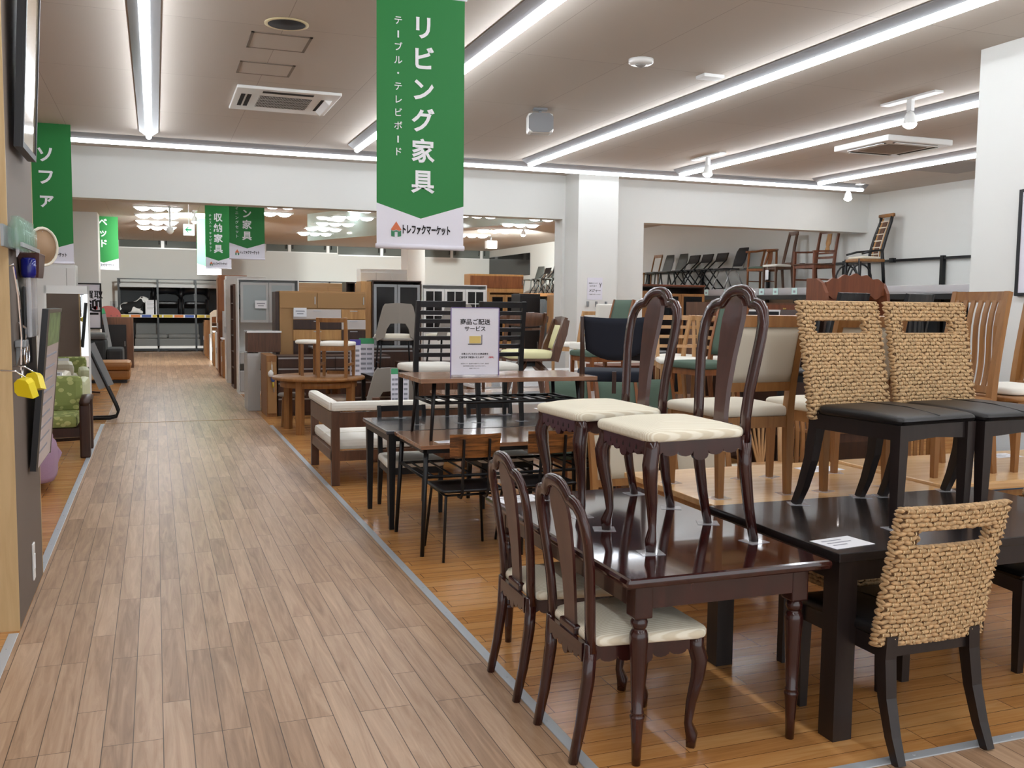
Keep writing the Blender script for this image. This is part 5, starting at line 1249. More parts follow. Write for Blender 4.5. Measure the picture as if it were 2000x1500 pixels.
# row of leaning dark frames seen through the seagrass hand holes
p = onY(1590, 628, 7.0)
for i in range(9):
    o = MB().box(-.012, .012, -.15, .15, 0, .62).xf(Matrix.Rotation(.16, 4, 'Y')).obj('loose_board', (M['dark_oak'], M['steel'], M['walnut'], M['dark_grey'])[i % 4])
    o.location = (p.x + .03 + i * .072, 7.5, .99)
    tag(o, 'thin dark panel seen through the left seagrass hand hole, number %s from left' % ('one two three four five six seven eight nine'.split()[i]), 'panel', 'leaning panels behind the seagrass chairs')
cab('cabinet', 'dark cabinet carrying the row of leaning panels', 'cabinet', p.x - .15, p.x + .9, 7.3, 7.7, 0, .985, M['dark_oak'], [('door', 0, .5, .04, .96), ('door', .5, 1, .04, .96)])

# the platform (storage rack) along the right wall
DX0, DZ = 10.55, 1.97
t = thing('storage_rack', 'black rack with a film-wrapped grey deck along the right wall carrying a row of chairs', 'rack', (0, 0, 0))
MB().box(DX0, RX - .02, 7.4, 24.5, DZ - .09, DZ, .004).obj('deck', mat('deck_grey', (128, 128, 128), .35, noise=.15, nscale=3), t)
MB().box(DX0 - .012, DX0 - .0005, 7.4, 24.5, DZ - .12, DZ + .008).obj('film_edge', M['plastic'], t)
MB().box(DX0 - .005, DX0 + .04, 7.4, 24.5, DZ - .2, DZ - .092).obj('beam', M['blackmetal'], t)
for i, y in enumerate((7.5, 9.6, 11.9, 14.2, 16.5, 19.0, 21.5, 24.3)):
    MB().box(RX - .09, RX - .03, y - .03, y + .03, 0, 2.47).obj('post', M['blackmetal'], t)
    MB().box(DX0, DX0 + .06, y - .03, y + .03, 0, DZ - .2).obj('post', M['blackmetal'], t)
b = MB(); b.box(RX - .08, RX - .04, 7.4, 24.5, 2.41, 2.45)
for y in (8.5, 10.7, 13, 15.4): b.box(RX - .1, RX - .03, y - .05, y + .05, 2.40, 2.475, .01)
b.obj('guard_rail', M['blackmetal'], t)
MB().box(DX0 + .1, RX - .1, 7.5, 24.4, .95, 1.0).obj('lower_shelf', M['dark_grey'], t)
MB().box(RX - .024, RX - .012, 7.4, 13.6, .1, DZ - .1).obj('back_panel', M['dark_grey'], t)
def ytag(y, lab):
    t = thing('price_tag', lab, 'price tag', (DX0 - .014, y, DZ - .05))
    MB().box(-.003, -.0005, -.075, .075, -.06, .055).obj('sheet', M['sky'], t)
    MB().box(-.0045, -.0032, -.03, .03, -.03, .01).obj('print', MATS['grey_print'], t)
for px_, lab in ((1381, 'pale blue price tag on the platform edge, first from the left above the arched cupboard'), (1420, 'pale blue price tag on the platform edge left of the front mahogany chair top'), (1452, 'pale blue price tag on the platform edge half behind the front mahogany chair top'), (1489, 'pale blue price tag on the platform edge right of the front mahogany chair top'), (1516, 'pale blue price tag on the platform edge, second from the right'), (1553, 'pale blue price tag on the platform edge, rightmost, below the wooden armchair')):
    ytag(onX(px_, 565, DX0).y, lab)
# items below the platform
cab('cabinet', 'dark low cabinet under the platform, left part', 'cabinet', DX0 + .12, RX - .12, 12.2, 13.4, 0, .93, M['dark_oak'], [('door', 0, .5, .04, .96), ('door', .5, 1, .04, .96)], 'W')
cab('cabinet', 'dark brown cabinet under the platform, right part', 'cabinet', DX0 + .12, RX - .12, 10.2, 11.6, 0, .93, wal, [('door', 0, .5, .04, .96), ('door', .5, 1, .04, .96)], 'W')
t = thing('lamp_stand', 'slim brass post standing before the dark sideboard right of the mesh panel', 'post', (onY(1531, 640, 9.3).x, 9.3, 0))
MB().lathe([(.12, 0), (.12, .02), (.014, .04), (.014, 1.6), (.02, 1.62)], 14).obj('post', mat('brass', (150, 120, 60), .35, .8), t)

# chairs on the platform, all facing the room
def on_deck(px_, X=11.05): return onX(px_, 520, X).y
CHX = 11.08
def shell(label, y, rz=PI / 2):
    t = thing('stacking_chair', label, 'chair', (CHX, y, DZ), rz, 'grey stacking chairs on the platform')
    MB().cushion(.46, .42, -.2, .24, .42, .455, -.008, .06).obj('seat', mat('grey_plastic', (86, 88, 84), .5), t)
    MB().sweep([(0, -.2, .43), (0, -.24, .52), (0, -.3, .72), (0, -.33, .86)], [.40, .44, .43, .36], .025, (0, 1, .2), 8).obj('backrest', MATS['grey_plastic'], t)
    for s in (-1, 1):
        MB().sweep([(s * .22, .22, 0), (s * .19, .17, .42)], .03, None, (0, 1, 0), 8).obj('leg', MATS['grey_plastic'], t); MB().sweep([(s * .22, -.27, 0), (s * .19, -.18, .42)], .03, None, (0, 1, 0), 8).obj('leg', MATS['grey_plastic'], t)
    return t
s1 = shell('grey plastic stacking chair on the platform, leftmost of the two', on_deck(1283))
dup(s1, (CHX, on_deck(1309), DZ), PI / 2, 'grey plastic stacking chair on the platform, second of the two beside the folding chairs')
def folding(label, y):
    t = thing('folding_chair', label, 'chair', (CHX, y, DZ), PI / 2, 'black folding chairs on the platform'); k = M['blackmetal']
    MB().box(-.2, .2, -.18, .2, .44, .46, .008).obj('seat', M['blackseat'], t)
    MB().sweep([(0, -.24, .62), (0, -.27, .70), (0, -.3, .80)], .38, .02, (0, 1, .3), 4).obj('backrest', M['blackseat'], t)
    for s in (-1, 1):
        MB().sweep([(s * .2, .26, 0), (s * .2, 0, .42), (s * .2, -.25, .65), (s * .2, -.3, .8)], .024, None, (0, 1, 0), 8).obj('leg', k, t)
        MB().sweep([(s * .17, -.26, 0), (s * .17, .14, .44)], .024, None, (0, 1, 0), 8).obj('leg', k, t)
    MB().sweep([(-.2, .2, .1), (.2, .2, .1)], .018, None, (0, 0, 1), 6).sweep([(-.17, -.22, .05), (.17, -.22, .05)], .018, None, (0, 0, 1), 6).obj('stretcher', k, t)
    return t
f1 = folding('black folding chair on the platform, leftmost of the three', on_deck(1333))
dup(f1, (CHX, on_deck(1358), DZ), PI / 2, 'black folding chair on the platform, middle one of the three')
dup(f1, (CHX, on_deck(1386), DZ), PI / 2, 'black folding chair on the platform, rightmost of the three')
t = thing('office_chair', 'black-backed chair with thin silver legs on the platform right of the folding chairs', 'chair', (CHX, on_deck(1420), DZ), PI / 2)
MB().cushion(.46, .42, -.2, .24, .42, .45, -.006, .06).obj('seat', M['blackseat'], t)
MB().sweep([(0, -.22, .5), (0, -.27, .62), (0, -.33, .8), (0, -.37, .88)], [.34, .43, .42, .36], .022, (0, 1, .25), 8).obj('backrest', mat('black_mesh', (44, 44, 48), .7), t)
for s in (-1, 1):
    MB().sweep([(s * .23, .24, 0), (s * .2, .08, .42), (s * .2, -.22, .44), (s * .2, -.27, .6)], .022, None, (0, 1, 0), 8).obj('leg', M['metal'], t); MB().sweep([(s * .23, -.26, 0), (s * .2, -.06, .42)], .022, None, (0, 1, 0), 8).obj('leg', M['metal'], t)
t = thing('corner_chair', 'brown wooden chair with a bent arm rail and green seat on the platform', 'chair', (CHX, on_deck(1486), DZ), PI / 2 + .3)
MB().cushion(.42, .42, -.2, .2, .40, .44, .012, .05).obj('seat', M['green'], t)
MB().box(-.21, .21, -.21, .21, .355, .4).obj('seat_rail', M['teak'], t)
MB().sweep([(-.25, .17, .73), (-.24, -.1, .75), (-.15, -.26, .78), (.15, -.26, .78), (.24, -.1, .75), (.25, .17, .73)], .055, .04, (0, 0, 1), 8).obj('arm_rail', M['teak'], t)
for s in (-1, 1):
    MB().sweep([(s * .19, .19, 0), (s * .19, .19, .4), (s * .24, .1, .74)], .036, None, (0, 1, 0), 8).obj('leg', M['teak'], t); MB().sweep([(s * .19, -.19, 0), (s * .19, -.19, .4), (s * .14, -.25, .77)], .036, None, (0, 1, 0), 8).obj('leg', M['teak'], t)
    MB().sweep([(s * .19, .19, .16), (s * .19, -.19, .16)], .02, None, (0, 0, 1), 8).obj('stretcher', M['teak'], t)
MB().sweep([(0, -.2, .42), (0, -.24, .6), (0, -.26, .77)], [.07, .1, .08], .014, (0, 1, 0), 4).obj('splat', M['teak'], t)
t = thing('dining_chair', 'dark brown high-back chair with a slotted splat and white seat on the platform', 'chair', (CHX, on_deck(1517), DZ), PI / 2)
hb = t
MB().cushion(.42, .38, -.18, .22, .42, .465, .014, .05).obj('seat', M['white_fabric'], t)
for s in (-1, 1):
    MB().sweep([(s * .19, .18, 0), (s * .19, .18, .42)], [.03, .04], None, (0, 1, 0), 4).obj('leg', wal, t)
    MB().sweep([(s * .15, -.24, 0), (s * .15, -.2, .42), (s * .12, -.27, .8), (s * .11, -.33, 1.06)], [.05, .06, .07, .06], .022, (0, 1, 0), 4).obj('back_post', wal, t)
MB().sweep([(-.14, -.33, 1.06), (.14, -.33, 1.06)], .07, .022, (0, 1, 0), 4).obj('top_rail', wal, t)
MB().sweep([(-.13, -.2, .45), (.13, -.2, .45)], .12, .022, (0, 1, 0), 4).obj('low_rail', wal, t)
MB().box(-.19, .19, -.2, .18, .375, .42).obj('seat_rail', wal, t)
t = thing('price_tag', 'white swing tag hanging on the slotted high-back chair', 'price tag', (CHX - .24, on_deck(1517) + .0, DZ + .27), PI / 2)
MB().box(-.05, .05, .002, .006, -.09, .09).obj('sheet', M['paper'], t); MB().tube([(0, .004, .09), (0, .0, .16)], .003, 6).obj('string', M['paper'], t)
wa = chair('armchair', 'brown wooden armchair with a tan vase splat on the platform', (CHX, on_deck(1588), DZ), PI / 2 + .05, None, M['cherry'], wal, bm=M['oak'], w=.56, d=.5, sh=.44, st=.025, H=1.06, lt=.042, lean=.1, back='splat', arms=True, seatc=.003, stretch=True, cat='armchair')
t = thing('rattan_chair', 'tall black and tan rattan chair on the platform in the room corner', 'chair', (CHX, on_deck(1690) + .05, DZ), PI / 2 - .15)
MB().box(-.24, .24, -.22, .24, .42, .47, .015).obj('seat_frame', M['oak_dark'], t)
MB().cushion(.42, .4, -.18, .2, .471, .51, .01, .05).obj('cushion', M['ivory'], t)
for s in (-1, 1):
    MB().sweep([(s * .21, .22, 0), (s * .21, .22, .47)], .045, None, (0, 1, 0), 8).obj('leg', M['black'], t)
    MB().sweep([(s * .2, -.24, 0), (s * .2, -.2, .45), (s * .17, -.2, .6), (s * .165, -.27, .85), (s * .15, -.36, 1.1), (s * .16, -.37, 1.2)], .045, None, (0, 1, 0), 8).obj('back_post', M['black'], t)
    MB().sweep([(s * .23, .2, .55), (s * .25, .0, .6), (s * .2, -.2, .62)], .035, None, (0, 0, 1), 8).obj('armrest', M['black'], t)
    b = MB(); b.tube([(s * .21, .2 - .2 * math.cos(q * PI / 10) + .0 - .0, .12 + .26 * math.sin(q * PI / 10)) for q in range(11)], .014, 8, (1, 0, 0)); b.obj('arch', M['black'], t)
MB().tube([(-.2 + .4 * q / 10, .23, .12 + .26 * math.sin(q * PI / 10)) for q in range(11)], .014, 8, (0, 1, 0)).obj('arch', M['black'], t)
def ry(z): return -.2 if z < .6 else (-.2 - .07 * (z - .6) / .25 if z < .85 else -.27 - .09 * (z - .85) / .25)
MB().sweep([(0, ry(z) + .005, z) for z in (.5, .6, .72, .85, .98, 1.1)], .12, .012, (0, 1, 0), 4).obj('back_slat', M['walnut'], t)
for s in (-1, 1): MB().sweep([(s * .105, ry(z), z) for z in (.5, .6, .72, .85, .98, 1.1, 1.16)], .03, .02, (0, 1, 0), 6).obj('back_slat', M['oak'], t)
b = MB()
for z in (.56, .67, .78, .89, 1.0, 1.1): b.sweep([(-.11, ry(z) + .016, z), (.11, ry(z) + .016, z)], .016, .012, (0, 1, 0), 4)
b.obj('binding', M['ivory'], t)
MB().sweep([(-.2, -.37, 1.2), (.2, -.37, 1.2)], .06, .05, (0, 1, 0), 8).obj('top_rail', M['oak_dark'], t)
t = thing('dining_chair', 'wooden bentwood chair at the far left end of the platform, mostly behind the wall edge', 'chair', (CHX, on_deck(1262), DZ), PI / 2)
MB().box(-.2, .2, -.2, .2, .42, .45, .01).obj('seat', M['oak_dark'], t)
for s in (-1, 1):
    MB().sweep([(s * .18, .18, 0), (s * .18, .18, .42)], .03, None, (0, 1, 0), 8).obj('leg', M['oak_dark'], t); MB().sweep([(s * .18, -.2, 0), (s * .18, -.2, .42), (s * .19, -.3, .85)], .03, None, (0, 1, 0), 8).obj('leg', M['oak_dark'], t)
MB().sweep([(-.2, -.3, .85), (.2, -.3, .85)], .07, .02, (0, 1, 0), 4).obj('top_rail', M['oak_dark'], t)
# the crowd of chairs further back on the same platform, seen left of the pillar
for i, (px_, kind) in enumerate(((1093, 'f'), (1083, 's'), (1074, 'f'), (1064, 's'), (1054, 'f'), (1040, 's'))):
    y = onX(px_, 540, CHX).y
    if y > 33: continue
    lab = 'dark chair on the far platform left of the white pillar, %s from it' % ('first second third fourth fifth sixth'.split()[i])
    dup(f1 if kind == 'f' else s1, (CHX, y, DZ), PI / 2 + .2 * (i % 3 - 1), lab, 'chairs on the far stretch of the platform')
t = thing('storage_rack', 'far stretch of the black rack along the right wall of the back room', 'rack', (0, 0, 0))
MB().box(DX0, RX - .02, 24.52, 33.5, DZ - .09, DZ, .004).obj('deck', M['oak_dark'], t)
for y in (27, 30, 33): MB().box(DX0, DX0 + .06, y - .03, y + .03, 0, DZ - .09).obj('post', M['blackmetal'], t)
for i, (y, m_) in enumerate(((26, M['dark_grey']), (28.2, lam), (30.4, M['light_grey']))):
    cab('cabinet', '%s cabinet below the far stretch of the platform beside the white pillar' % ('dark grey', 'white', 'light grey')[i], 'cabinet', DX0 + .05, RX - .1, y, y + 1.9, 0, 1.8, m_, [('door', 0, .5, .04, .96), ('door', .5, 1, .04, .96)], 'W')

# signs on the pillar, the block's framed poster, hooks
p = onY(1162, 564, 13.19)
t = thing('wall_sign', 'small lilac measuring notice on the white pillar', 'sign', (p.x, 13.198, p.z))
MB().box(-.125, .125, -.006, 0, -.165, .165).obj('sheet', M['lilac'], t)
L = MB(); put(L, text_mb('メジャー', .05, .001), 0, -.008, -.03); put(L, text_mb('ご自由にお使いください', .018, .0003), 0, -.008, -.085); put(L, text_mb('家具のサイズ', .024, .0003), -.03, -.008, .08); put(L, text_mb('はかれます', .024, .0003), -.03, -.008, .04)
L.sweep([(.07, -.008, .09), (.09, -.008, .05), (.085, -.008, .02)], .008, .001, (0, 1, 0), 4).sweep([(.105, -.008, .09), (.09, -.008, .05)], .008, .001, (0, 1, 0), 4)
L.obj('lettering', M['ink'], t)
b = MB()
for q in (-.14, 0, .16): b.box(p.x + .02 + q - .012, p.x + .02 + q + .012, 13.14, 13.199, p.z - .27, p.z - .19, .005)
for k, q in enumerate((-.14, .0, .16)):
    o = MB().box(-.012, .012, -.05, -.0005, -.04, .04, .005).obj('wall_hook', M['steel']); o.location = (p.x + .02 + q, 13.2, p.z - .23)
    tag(o, '%s small grey hook under the measuring notice on the pillar' % ('left', 'middle', 'right')[k], 'hook', 'hooks under the pillar notice')
p = onX(1986, 578, BX); p2 = onX(2000, 260, BX)
t = thing('framed_poster', 'black-framed poster at the right picture edge on the white block wall', 'poster', (BX - .001, p.y, p.z))
MB().box(-.02, -.001, -.75, 0, 0, .75).obj('print', M['lilac'], t)
MB().box(-.028, -.001, -.025, .0, 0, .77).box(-.028, -.001, -.76, -.025, 0, .022).box(-.028, -.001, -.785, -.76, 0, .77).box(-.028, -.001, -.76, -.025, .75, .772).obj('frame', M['black'], t)
t = thing('bench', 'blue bench seat at the foot of the white block by the right picture edge', 'bench', (9.2, 8.6, 0)) if False else None
o = table('bench', 'low blue-topped bench behind the pale oak table at the right picture edge', 4.9, 5.9, 5.05, 5.6, .44, M['navy'] if False else mat('blue_vinyl', (44, 90, 126), .5), M['oak'], .08, .06, .03, .05, cat='bench')
# small wooden things on the floor behind: seats of dark chairs under the blond table
dz = chair('dining_chair', 'black chair with pale seat on the floor right behind the oak chairs with cream backs', (4.0, 6.0, 0), PI, 'black chairs with pale seats', M['dark_oak'], M['ivory'], w=.42, d=.42, sh=.44, st=.05, H=.82, back='ladder', n=3)
dup(dz, (3.5, 5.47, 0), PI - .1, 'black chair with pale seat on the floor behind the cream padded backs, left one')
# ================================================================ far end of the aisle: rack, chairs, cow
RY = 33.0
def P_(x, y): return onY(x, y, RY)
a, b2 = P_(231, 660), P_(440, 660)
zt, zd, zs = P_(330, 545).z, P_(330, 556).z, 1.19
t = thing('storage_rack', 'black storage rack with price rails across the far end of the aisle', 'rack', (a.x, RY, 0)); W = b2.x - a.x
for i in range(4):
    x = .04 + i * 1.16
    if x > W: continue
    MB().box(x - .03, x + .03, -.03, .03, 0, zt).obj('post', M['blackmetal'], t); MB().box(x - .03, x + .03, .8, .86, 0, zt).obj('post', M['blackmetal'], t)
MB().box(0, W, 0, .86, zd - .09, zd).obj('deck', M['light_grey'], t)
MB().box(0, W, -.02, .02, zt - .03, zt).obj('guard_rail', M['blackmetal'], t)
MB().box(0, W, 0, .86, zs - .05, zs).obj('shelf', M['dark_grey'], t)
MB().box(0, W, .87, .9, .0, zd - .1).obj('back_panel', M['dark_grey'], t)
MB().box(0, W, -.02, .86, .03, .1).obj('base', M['blackmetal'], t); MB().box(0, W, -.03, -.02, .1, .18).obj('base_rail', lam, t)
MB().box(0, W, -.025, -.02, zs - .1, zs).obj('price_rail', M['paper'], t)
cs = [MATS['yellow_print'], MATS['orange_print'], MATS['blue_print'], MATS['yellow_print'], MATS['yellow_print'], MATS['orange_print'], MATS['blue_print'], MATS['yellow_print'], MATS['yellow_print'], MATS['orange_print']]
for i, m_ in enumerate(cs):
    x0 = .06 + i * W / 10
    MB().box(x0, x0 + W / 10 - .05, -.03, -.0255, zs - .095, zs - .01).obj('price_card', m_, t)
def meeting(label, cx):
    t = thing('armchair', label, 'armchair', (cx, RY + .4, zs), PI, 'black meeting armchairs on the far rack')
    MB().cushion(.66, .62, -.3, .3, .32, .42, .01, .08).obj('seat', M['blackseat'], t)
    MB().sweep([(-.42, .2, .62), (-.41, -.15, .72), (-.3, -.3, .80), (0, -.34, .83), (.3, -.3, .80), (.41, -.15, .72), (.42, .2, .62)], .08, .28, (0, 0, 1), 8).obj('backrest', M['blackseat'], t)
    for s in (-1, 1):
        MB().sweep([(s * .38, .26, 0), (s * .38, .26, .5)], .06, None, (0, 1, 0), 8).obj('leg', M['black'], t); MB().sweep([(s * .36, -.26, 0), (s * .36, -.26, .5)], .06, None, (0, 1, 0), 8).obj('leg', M['black'], t)
    return t
m1_ = meeting('black armchair on the far rack, left one beside the white notice', P_(327, 600).x)
dup(m1_, (P_(382, 600).x, RY + .4, zs), PI, 'black armchair on the far rack, right one')
# the toy cow
c = P_(256, 612)
t = thing('cow_figure', 'black and white cow figure lying on the far rack shelf', 'figure', (c.x, RY + .25, zs))
cowm = bpy.data.materials.new('cow_hide'); cowm.use_nodes = True
nt = cowm.node_tree; tc = nt.nodes.new('ShaderNodeTexCoord'); nz = nt.nodes.new('ShaderNodeTexNoise'); nz.inputs['Scale'].default_value = 4.5; nz.inputs['Detail'].default_value = 0
rp = nt.nodes.new('ShaderNodeValToRGB'); rp.color_ramp.interpolation = 'CONSTANT'; rp.color_ramp.elements[0].color = sr(26, 26, 28); rp.color_ramp.elements[1].color = sr(236, 236, 234); rp.color_ramp.elements[1].position = .52
nt.links.new(tc.outputs['Object'], nz.inputs['Vector']); nt.links.new(nz.outputs['Fac'], rp.inputs[0]); nt.links.new(rp.outputs[0], nt.nodes['Principled BSDF'].inputs['Base Color']); nt.nodes['Principled BSDF'].inputs['Roughness'].default_value = .8
me = bpy.data.meshes.new('body')
vs = [(-.42, 0, .17), (-.25, 0, .2), (0, 0, .21), (.18, 0, .23), (.28, 0, .36), (.34, 0, .5), (.46, 0, .47), (.54, 0, .43), (-.36, -.16, .07), (-.2, -.2, .05), (-.36, .16, .07), (-.2, .2, .05), (.2, -.14, .1), (.36, -.16, .05), (.2, .14, .1), (.36, .16, .05), (-.5, 0, .1), (.32, -.12, .55), (.32, .12, .55)]
es = [(0, 1), (1, 2), (2, 3), (3, 4), (4, 5), (5, 6), (6, 7), (0, 8), (8, 9), (0, 10), (10, 11), (3, 12), (12, 13), (3, 14), (14, 15), (0, 16), (5, 17), (5, 18)]
rr = [.15, .18, .19, .17, .11, .1, .085, .06, .08, .06, .08, .06, .07, .05, .07, .05, .025, .03, .03]
me.from_pydata(vs, es, []); o = bpy.data.objects.new('body', me); COL.objects.link(o); o.parent = t
sk = o.modifiers.new('skin', 'SKIN'); sk.use_smooth_shade = True
for i, v in enumerate(me.skin_vertices[0].data): v.radius = (rr[i], rr[i])
me.skin_vertices[0].data[2].use_root = True
o.modifiers.new('sub', 'SUBSURF').levels = 1; o.modifiers['sub'].render_levels = 1
me.materials.append(cowm)
dg = bpy.context.evaluated_depsgraph_get(); m2 = bpy.data.meshes.new_from_object(o.evaluated_get(dg)); o.modifiers.clear(); o.data = m2
zmin = min(v.co.z for v in m2.vertices)
for v in m2.vertices: v.co.z -= zmin - .001
c = P_(295, 599)
t = thing('notice_stand', 'white paper notice standing between the cow figure and the black armchairs', 'notice', (c.x, RY + .12, zs))
MB().box(-.17, .17, -.005, .005, 0, .46).obj('sheet', M['paper'], t); b = MB()
for i in range(6): b.box(-.12, .12 - .03 * (i % 3), -.007, -.0055, .4 - i * .045, .41 - i * .045)
b.obj('print', MATS['grey_print'], t)
t = thing('sofa', 'grey two-seat sofa on the bottom of the far rack', 'sofa', (P_(328, 660).x, RY + .45, .1))
gsf = mat('sofa_grey', (120, 120, 118), .9)
MB().box(-1.0, 1.0, -.4, .35, .0, .32, .05).obj('base', gsf, t); MB().box(-.98, -.01, -.38, .1, .32, .46, .05).obj('seat_cushion', gsf, t); MB().box(.01, .98, -.38, .1, .32, .46, .05).obj('seat_cushion', gsf, t); MB().box(-.98, .98, .1, .33, .32, .8, .07).obj('backrest', gsf, t)
t = thing('wall_switch', 'small grey switch plate on the white back wall left of the far rack', 'switch', (onY(222, 599, BY).x, BY - .001, onY(222, 599, BY).z))
MB().box(-.1, .1, -.012, 0, -.18, .18, .006).obj('plate', M['light_grey'], t); MB().box(-.05, .05, -.018, -.012, -.1, .1).obj('button', M['steel'], t)
c = P_(412, 620)
a2, b3 = onY(405, 700, 33), onY(470, 700, 33)
# second rack right of the aisle end (its rail shows above the cabinets)
t = thing('storage_rack', 'second black rack along the back wall right of the aisle, rail showing above the cupboards', 'rack', (3.0, RY + .1, 0))
for i in range(4): MB().box(i * 1.3 - .03, i * 1.3 + .03, 0, .06, 0, 2.35).obj('post', M['blackmetal'], t)
MB().box(0, 3.9, 0, .04, 2.31, 2.35).obj('guard_rail', M['blackmetal'], t); MB().box(0, 3.9, 0, .8, 1.9, 2.0).obj('deck', M['light_grey'], t)

# ================================================================ left side
# display board standing at the aisle
GY0, GY1, GX = 5.15, 6.2, -.652
t = thing('display_board', 'tall grey-brown display board with a pale wood end post at the left picture edge', 'display board', (GX, GY0, 0))
MB().box(-.02, 0, .012, GY1 - GY0 - .012, .0, CZ - .002).obj('side_panel', M['taupe'], t)
MB().box(-.022, .0015, GY1 - GY0 - .012, GY1 - GY0, 0, CZ - .002).obj('edge_strip', M['pine'], t)
MB().box(-.1, .0015, -.0, .012, 0, CZ - .002).obj('end_post', M['pine'], t)
MB().box(-.9, -.02, GY1 - GY0 - .03, GY1 - GY0 - .002, 0, CZ - .002).obj('back_panel', M['taupe'], t)
b = MB().box(-.17, -.1005, -.0, .012, .12, CZ - .002); b.obj('slotted_upright', M['pine'], t)
b = MB()
for k in range(2):
    for i in range(70): b.box(-.152 + k * .024, -.144 + k * .024, -.0012, -.0003, .16 + i * .034, .18 + i * .034)
b.obj('slots', M['hole_shade'], t)
MB().box(-.17, -.1, .001, .013, .0, .118).obj('plinth_gap_shade', M['hole_shade'], t)  # solid dark block; the shade of the gap is its colour
MB().box(-.9, -.171, .004, .03, .0, CZ - .002).obj('front_panel', M['walnut'], t)
gz = onX(64, 1096, GX).z; gy = onX(64, 1096, GX).y
t = thing('wall_switch', 'narrow white switch plate low on the display board', 'switch', (GX, gy, gz))
MB().box(.0005, .01, -.035, .035, -.1, .1, .004).obj('plate', lam, t); MB().box(.01, .013, -.015, .015, -.04, .04).obj('button', M['paper'], t)
# tilted framed picture on top
p0 = onX(24, 285, -.635); p1 = onX(52, 312, -.635)
t = thing('framed_picture', 'large black-framed glossy picture tilting forward high on the display board', 'picture', (-.63, p0.y, p0.z))
dy = p1.y - p0.y
R_ = Matrix.Rotation(.05, 4, 'Y')
MB().box(0, .03, 0, dy, 0, 1.1).xf(R_).obj('backing', M['black'], t)
MB().box(.0302, .034, .03, dy - .02, .03, 1.08).xf(R_).obj('print', mat('tan_poster', (196, 170, 130), .08, coat=1, noise=.25, nscale=5), t)
MB().box(.0302, .042, 0, .03, 0, 1.1).box(.0302, .042, dy - .02, dy, 0, 1.1).box(.0302, .042, .03, dy - .02, 0, .03).xf(R_).obj('frame', M['black'], t)
# long poster holder
p0 = onX(74, 602, -.56); p1 = onX(101, 600, -.56); pb = onX(57, 922, -.643)
t = thing('framed_poster', 'long framed notice with a green photo at its top hanging on the display board', 'poster', (-.643, pb.y + .02, pb.z)); dy = p1.y - p0.y; Hh = p0.z - pb.z; R_ = Matrix.Rotation(.083 / Hh, 4, 'Y')
MB().box(-.0, 0.03, 0, dy, 0, Hh).xf(R_ @ Matrix.Translation((-.03 + .03, 0, 0))).obj('backing', M['black'], t)
MB().box(.0303, .034, .012, dy - .01, .01, Hh - .2).xf(R_).obj('notice', mat('mauve_paper', (196, 180, 176), .3), t)
MB().box(.0303, .034, .012, dy - .01, Hh - .2, Hh - .02).xf(R_).obj('photo', mat('meadow_print', (120, 140, 90), .4, noise=.4, nscale=14), t)
MB().box(.0303, .038, 0, .012, 0, Hh).box(.0303, .038, dy - .01, dy, 0, Hh).box(.0303, .038, .012, dy - .01, Hh - .02, Hh).xf(R_).obj('frame', mat('bronze_frame', (96, 84, 72), .4), t)
b = MB()
for i in range(9): b.box(.0342, .0352, .05, dy * (.85 - .1 * (i % 3)), Hh * .7 - i * .065, Hh * .7 - i * .065 + .012)
b.xf(R_).obj('print', MATS['grey_print'], t)
# two tape measures
for i, (px_, py_, rx) in enumerate(((52, 757, .3), (69, 746, -.25))):
    q = onX(px_, py_, -.555)
    t = thing('tape_measure', '%s yellow tape measure hanging on the display board' % ('left, nearer', 'right, farther')[i], 'tape measure', (-.558, q.y, q.z), 0, 'yellow tape measures')
    MB().prism([(-.05, -.038), (.03, -.04), (.045, -.025), (.045, .02), (.025, .042), (-.015, .045), (-.03, .03)], -.02, .02, 'x').xf(Matrix.Rotation(rx, 4, 'X') @ Matrix.Rotation(1.0, 4, 'Z')).obj('case', M['yellow'], t)
    MB().lathe([(.024, .0), (.024, .003), (.001, .003)], 16).xf(Matrix.Rotation(rx, 4, 'X') @ Matrix.Rotation(1.0, 4, 'Z') @ Matrix.Translation((.0205, 0, 0)) @ Matrix.Rotation(PI / 2, 4, 'Y')).obj('badge', M['ink'], t)
    MB().tube([(0, 0, .045), (-.04, 0, .075), (-.101, 0, .08)], .004, 6, (0, 1, 0)).obj('hook', M['chrome'], t)
# tools on hooks
q = onX(36, 618, -.62)
t = thing('steel_strip', 'long silver steel strip hanging on the display board', 'steel strip', (-.63, q.y, q.z))
MB().sweep([(0, -.03, .24), (.014, .0, .1), (.02, .03, -.1), (.012, .035, -.26)], [.03, .045, .05, .035], .006, (1, 0, 0), 4).obj('blade', M['chrome'], t)
MB().sweep([(.012, .035, -.26), (.012, .037, -.34)], .014, None, (1, 0, 0), 8).tube([(-.02, -.03, .24), (.0, -.03, .25)], .004, 6).obj('handle', M['chrome'], t)
q = onX(56, 676, -.60)
t = thing('scissors', 'silver-ringed scissors hanging on the display board below the steel strip', 'scissors', (-.61, q.y, q.z))
for s in (-1, 1):
    b = MB(); b.tube([(.0, s * .05 + .045 * math.cos(k * PI / 6), -.035 + .05 * math.sin(k * PI / 6)) for k in range(12)], .005, 6, (1, 0, 0), True); b.obj('handle_ring', M['chrome'], t)
    MB().sweep([(0, s * .02, .01), (0, -s * .012, .09), (-.035, -s * .02, .12)], .012, .005, (1, 0, 0), 4).obj('blade', M['chrome'], t)
q = onX(36, 678, -.64)
t = thing('wall_bracket', 'small silver bracket on the display board left of the scissors', 'bracket', (-.65, q.y, q.z))
MB().box(0, .05, -.06, .06, .0, .035, .004).prism([(.0, 0), (.0, -.09), (.03, 0)], -.01, .01, 'y').obj('bracket', M['steel'], t)
q = onX(62, 505, -.60)
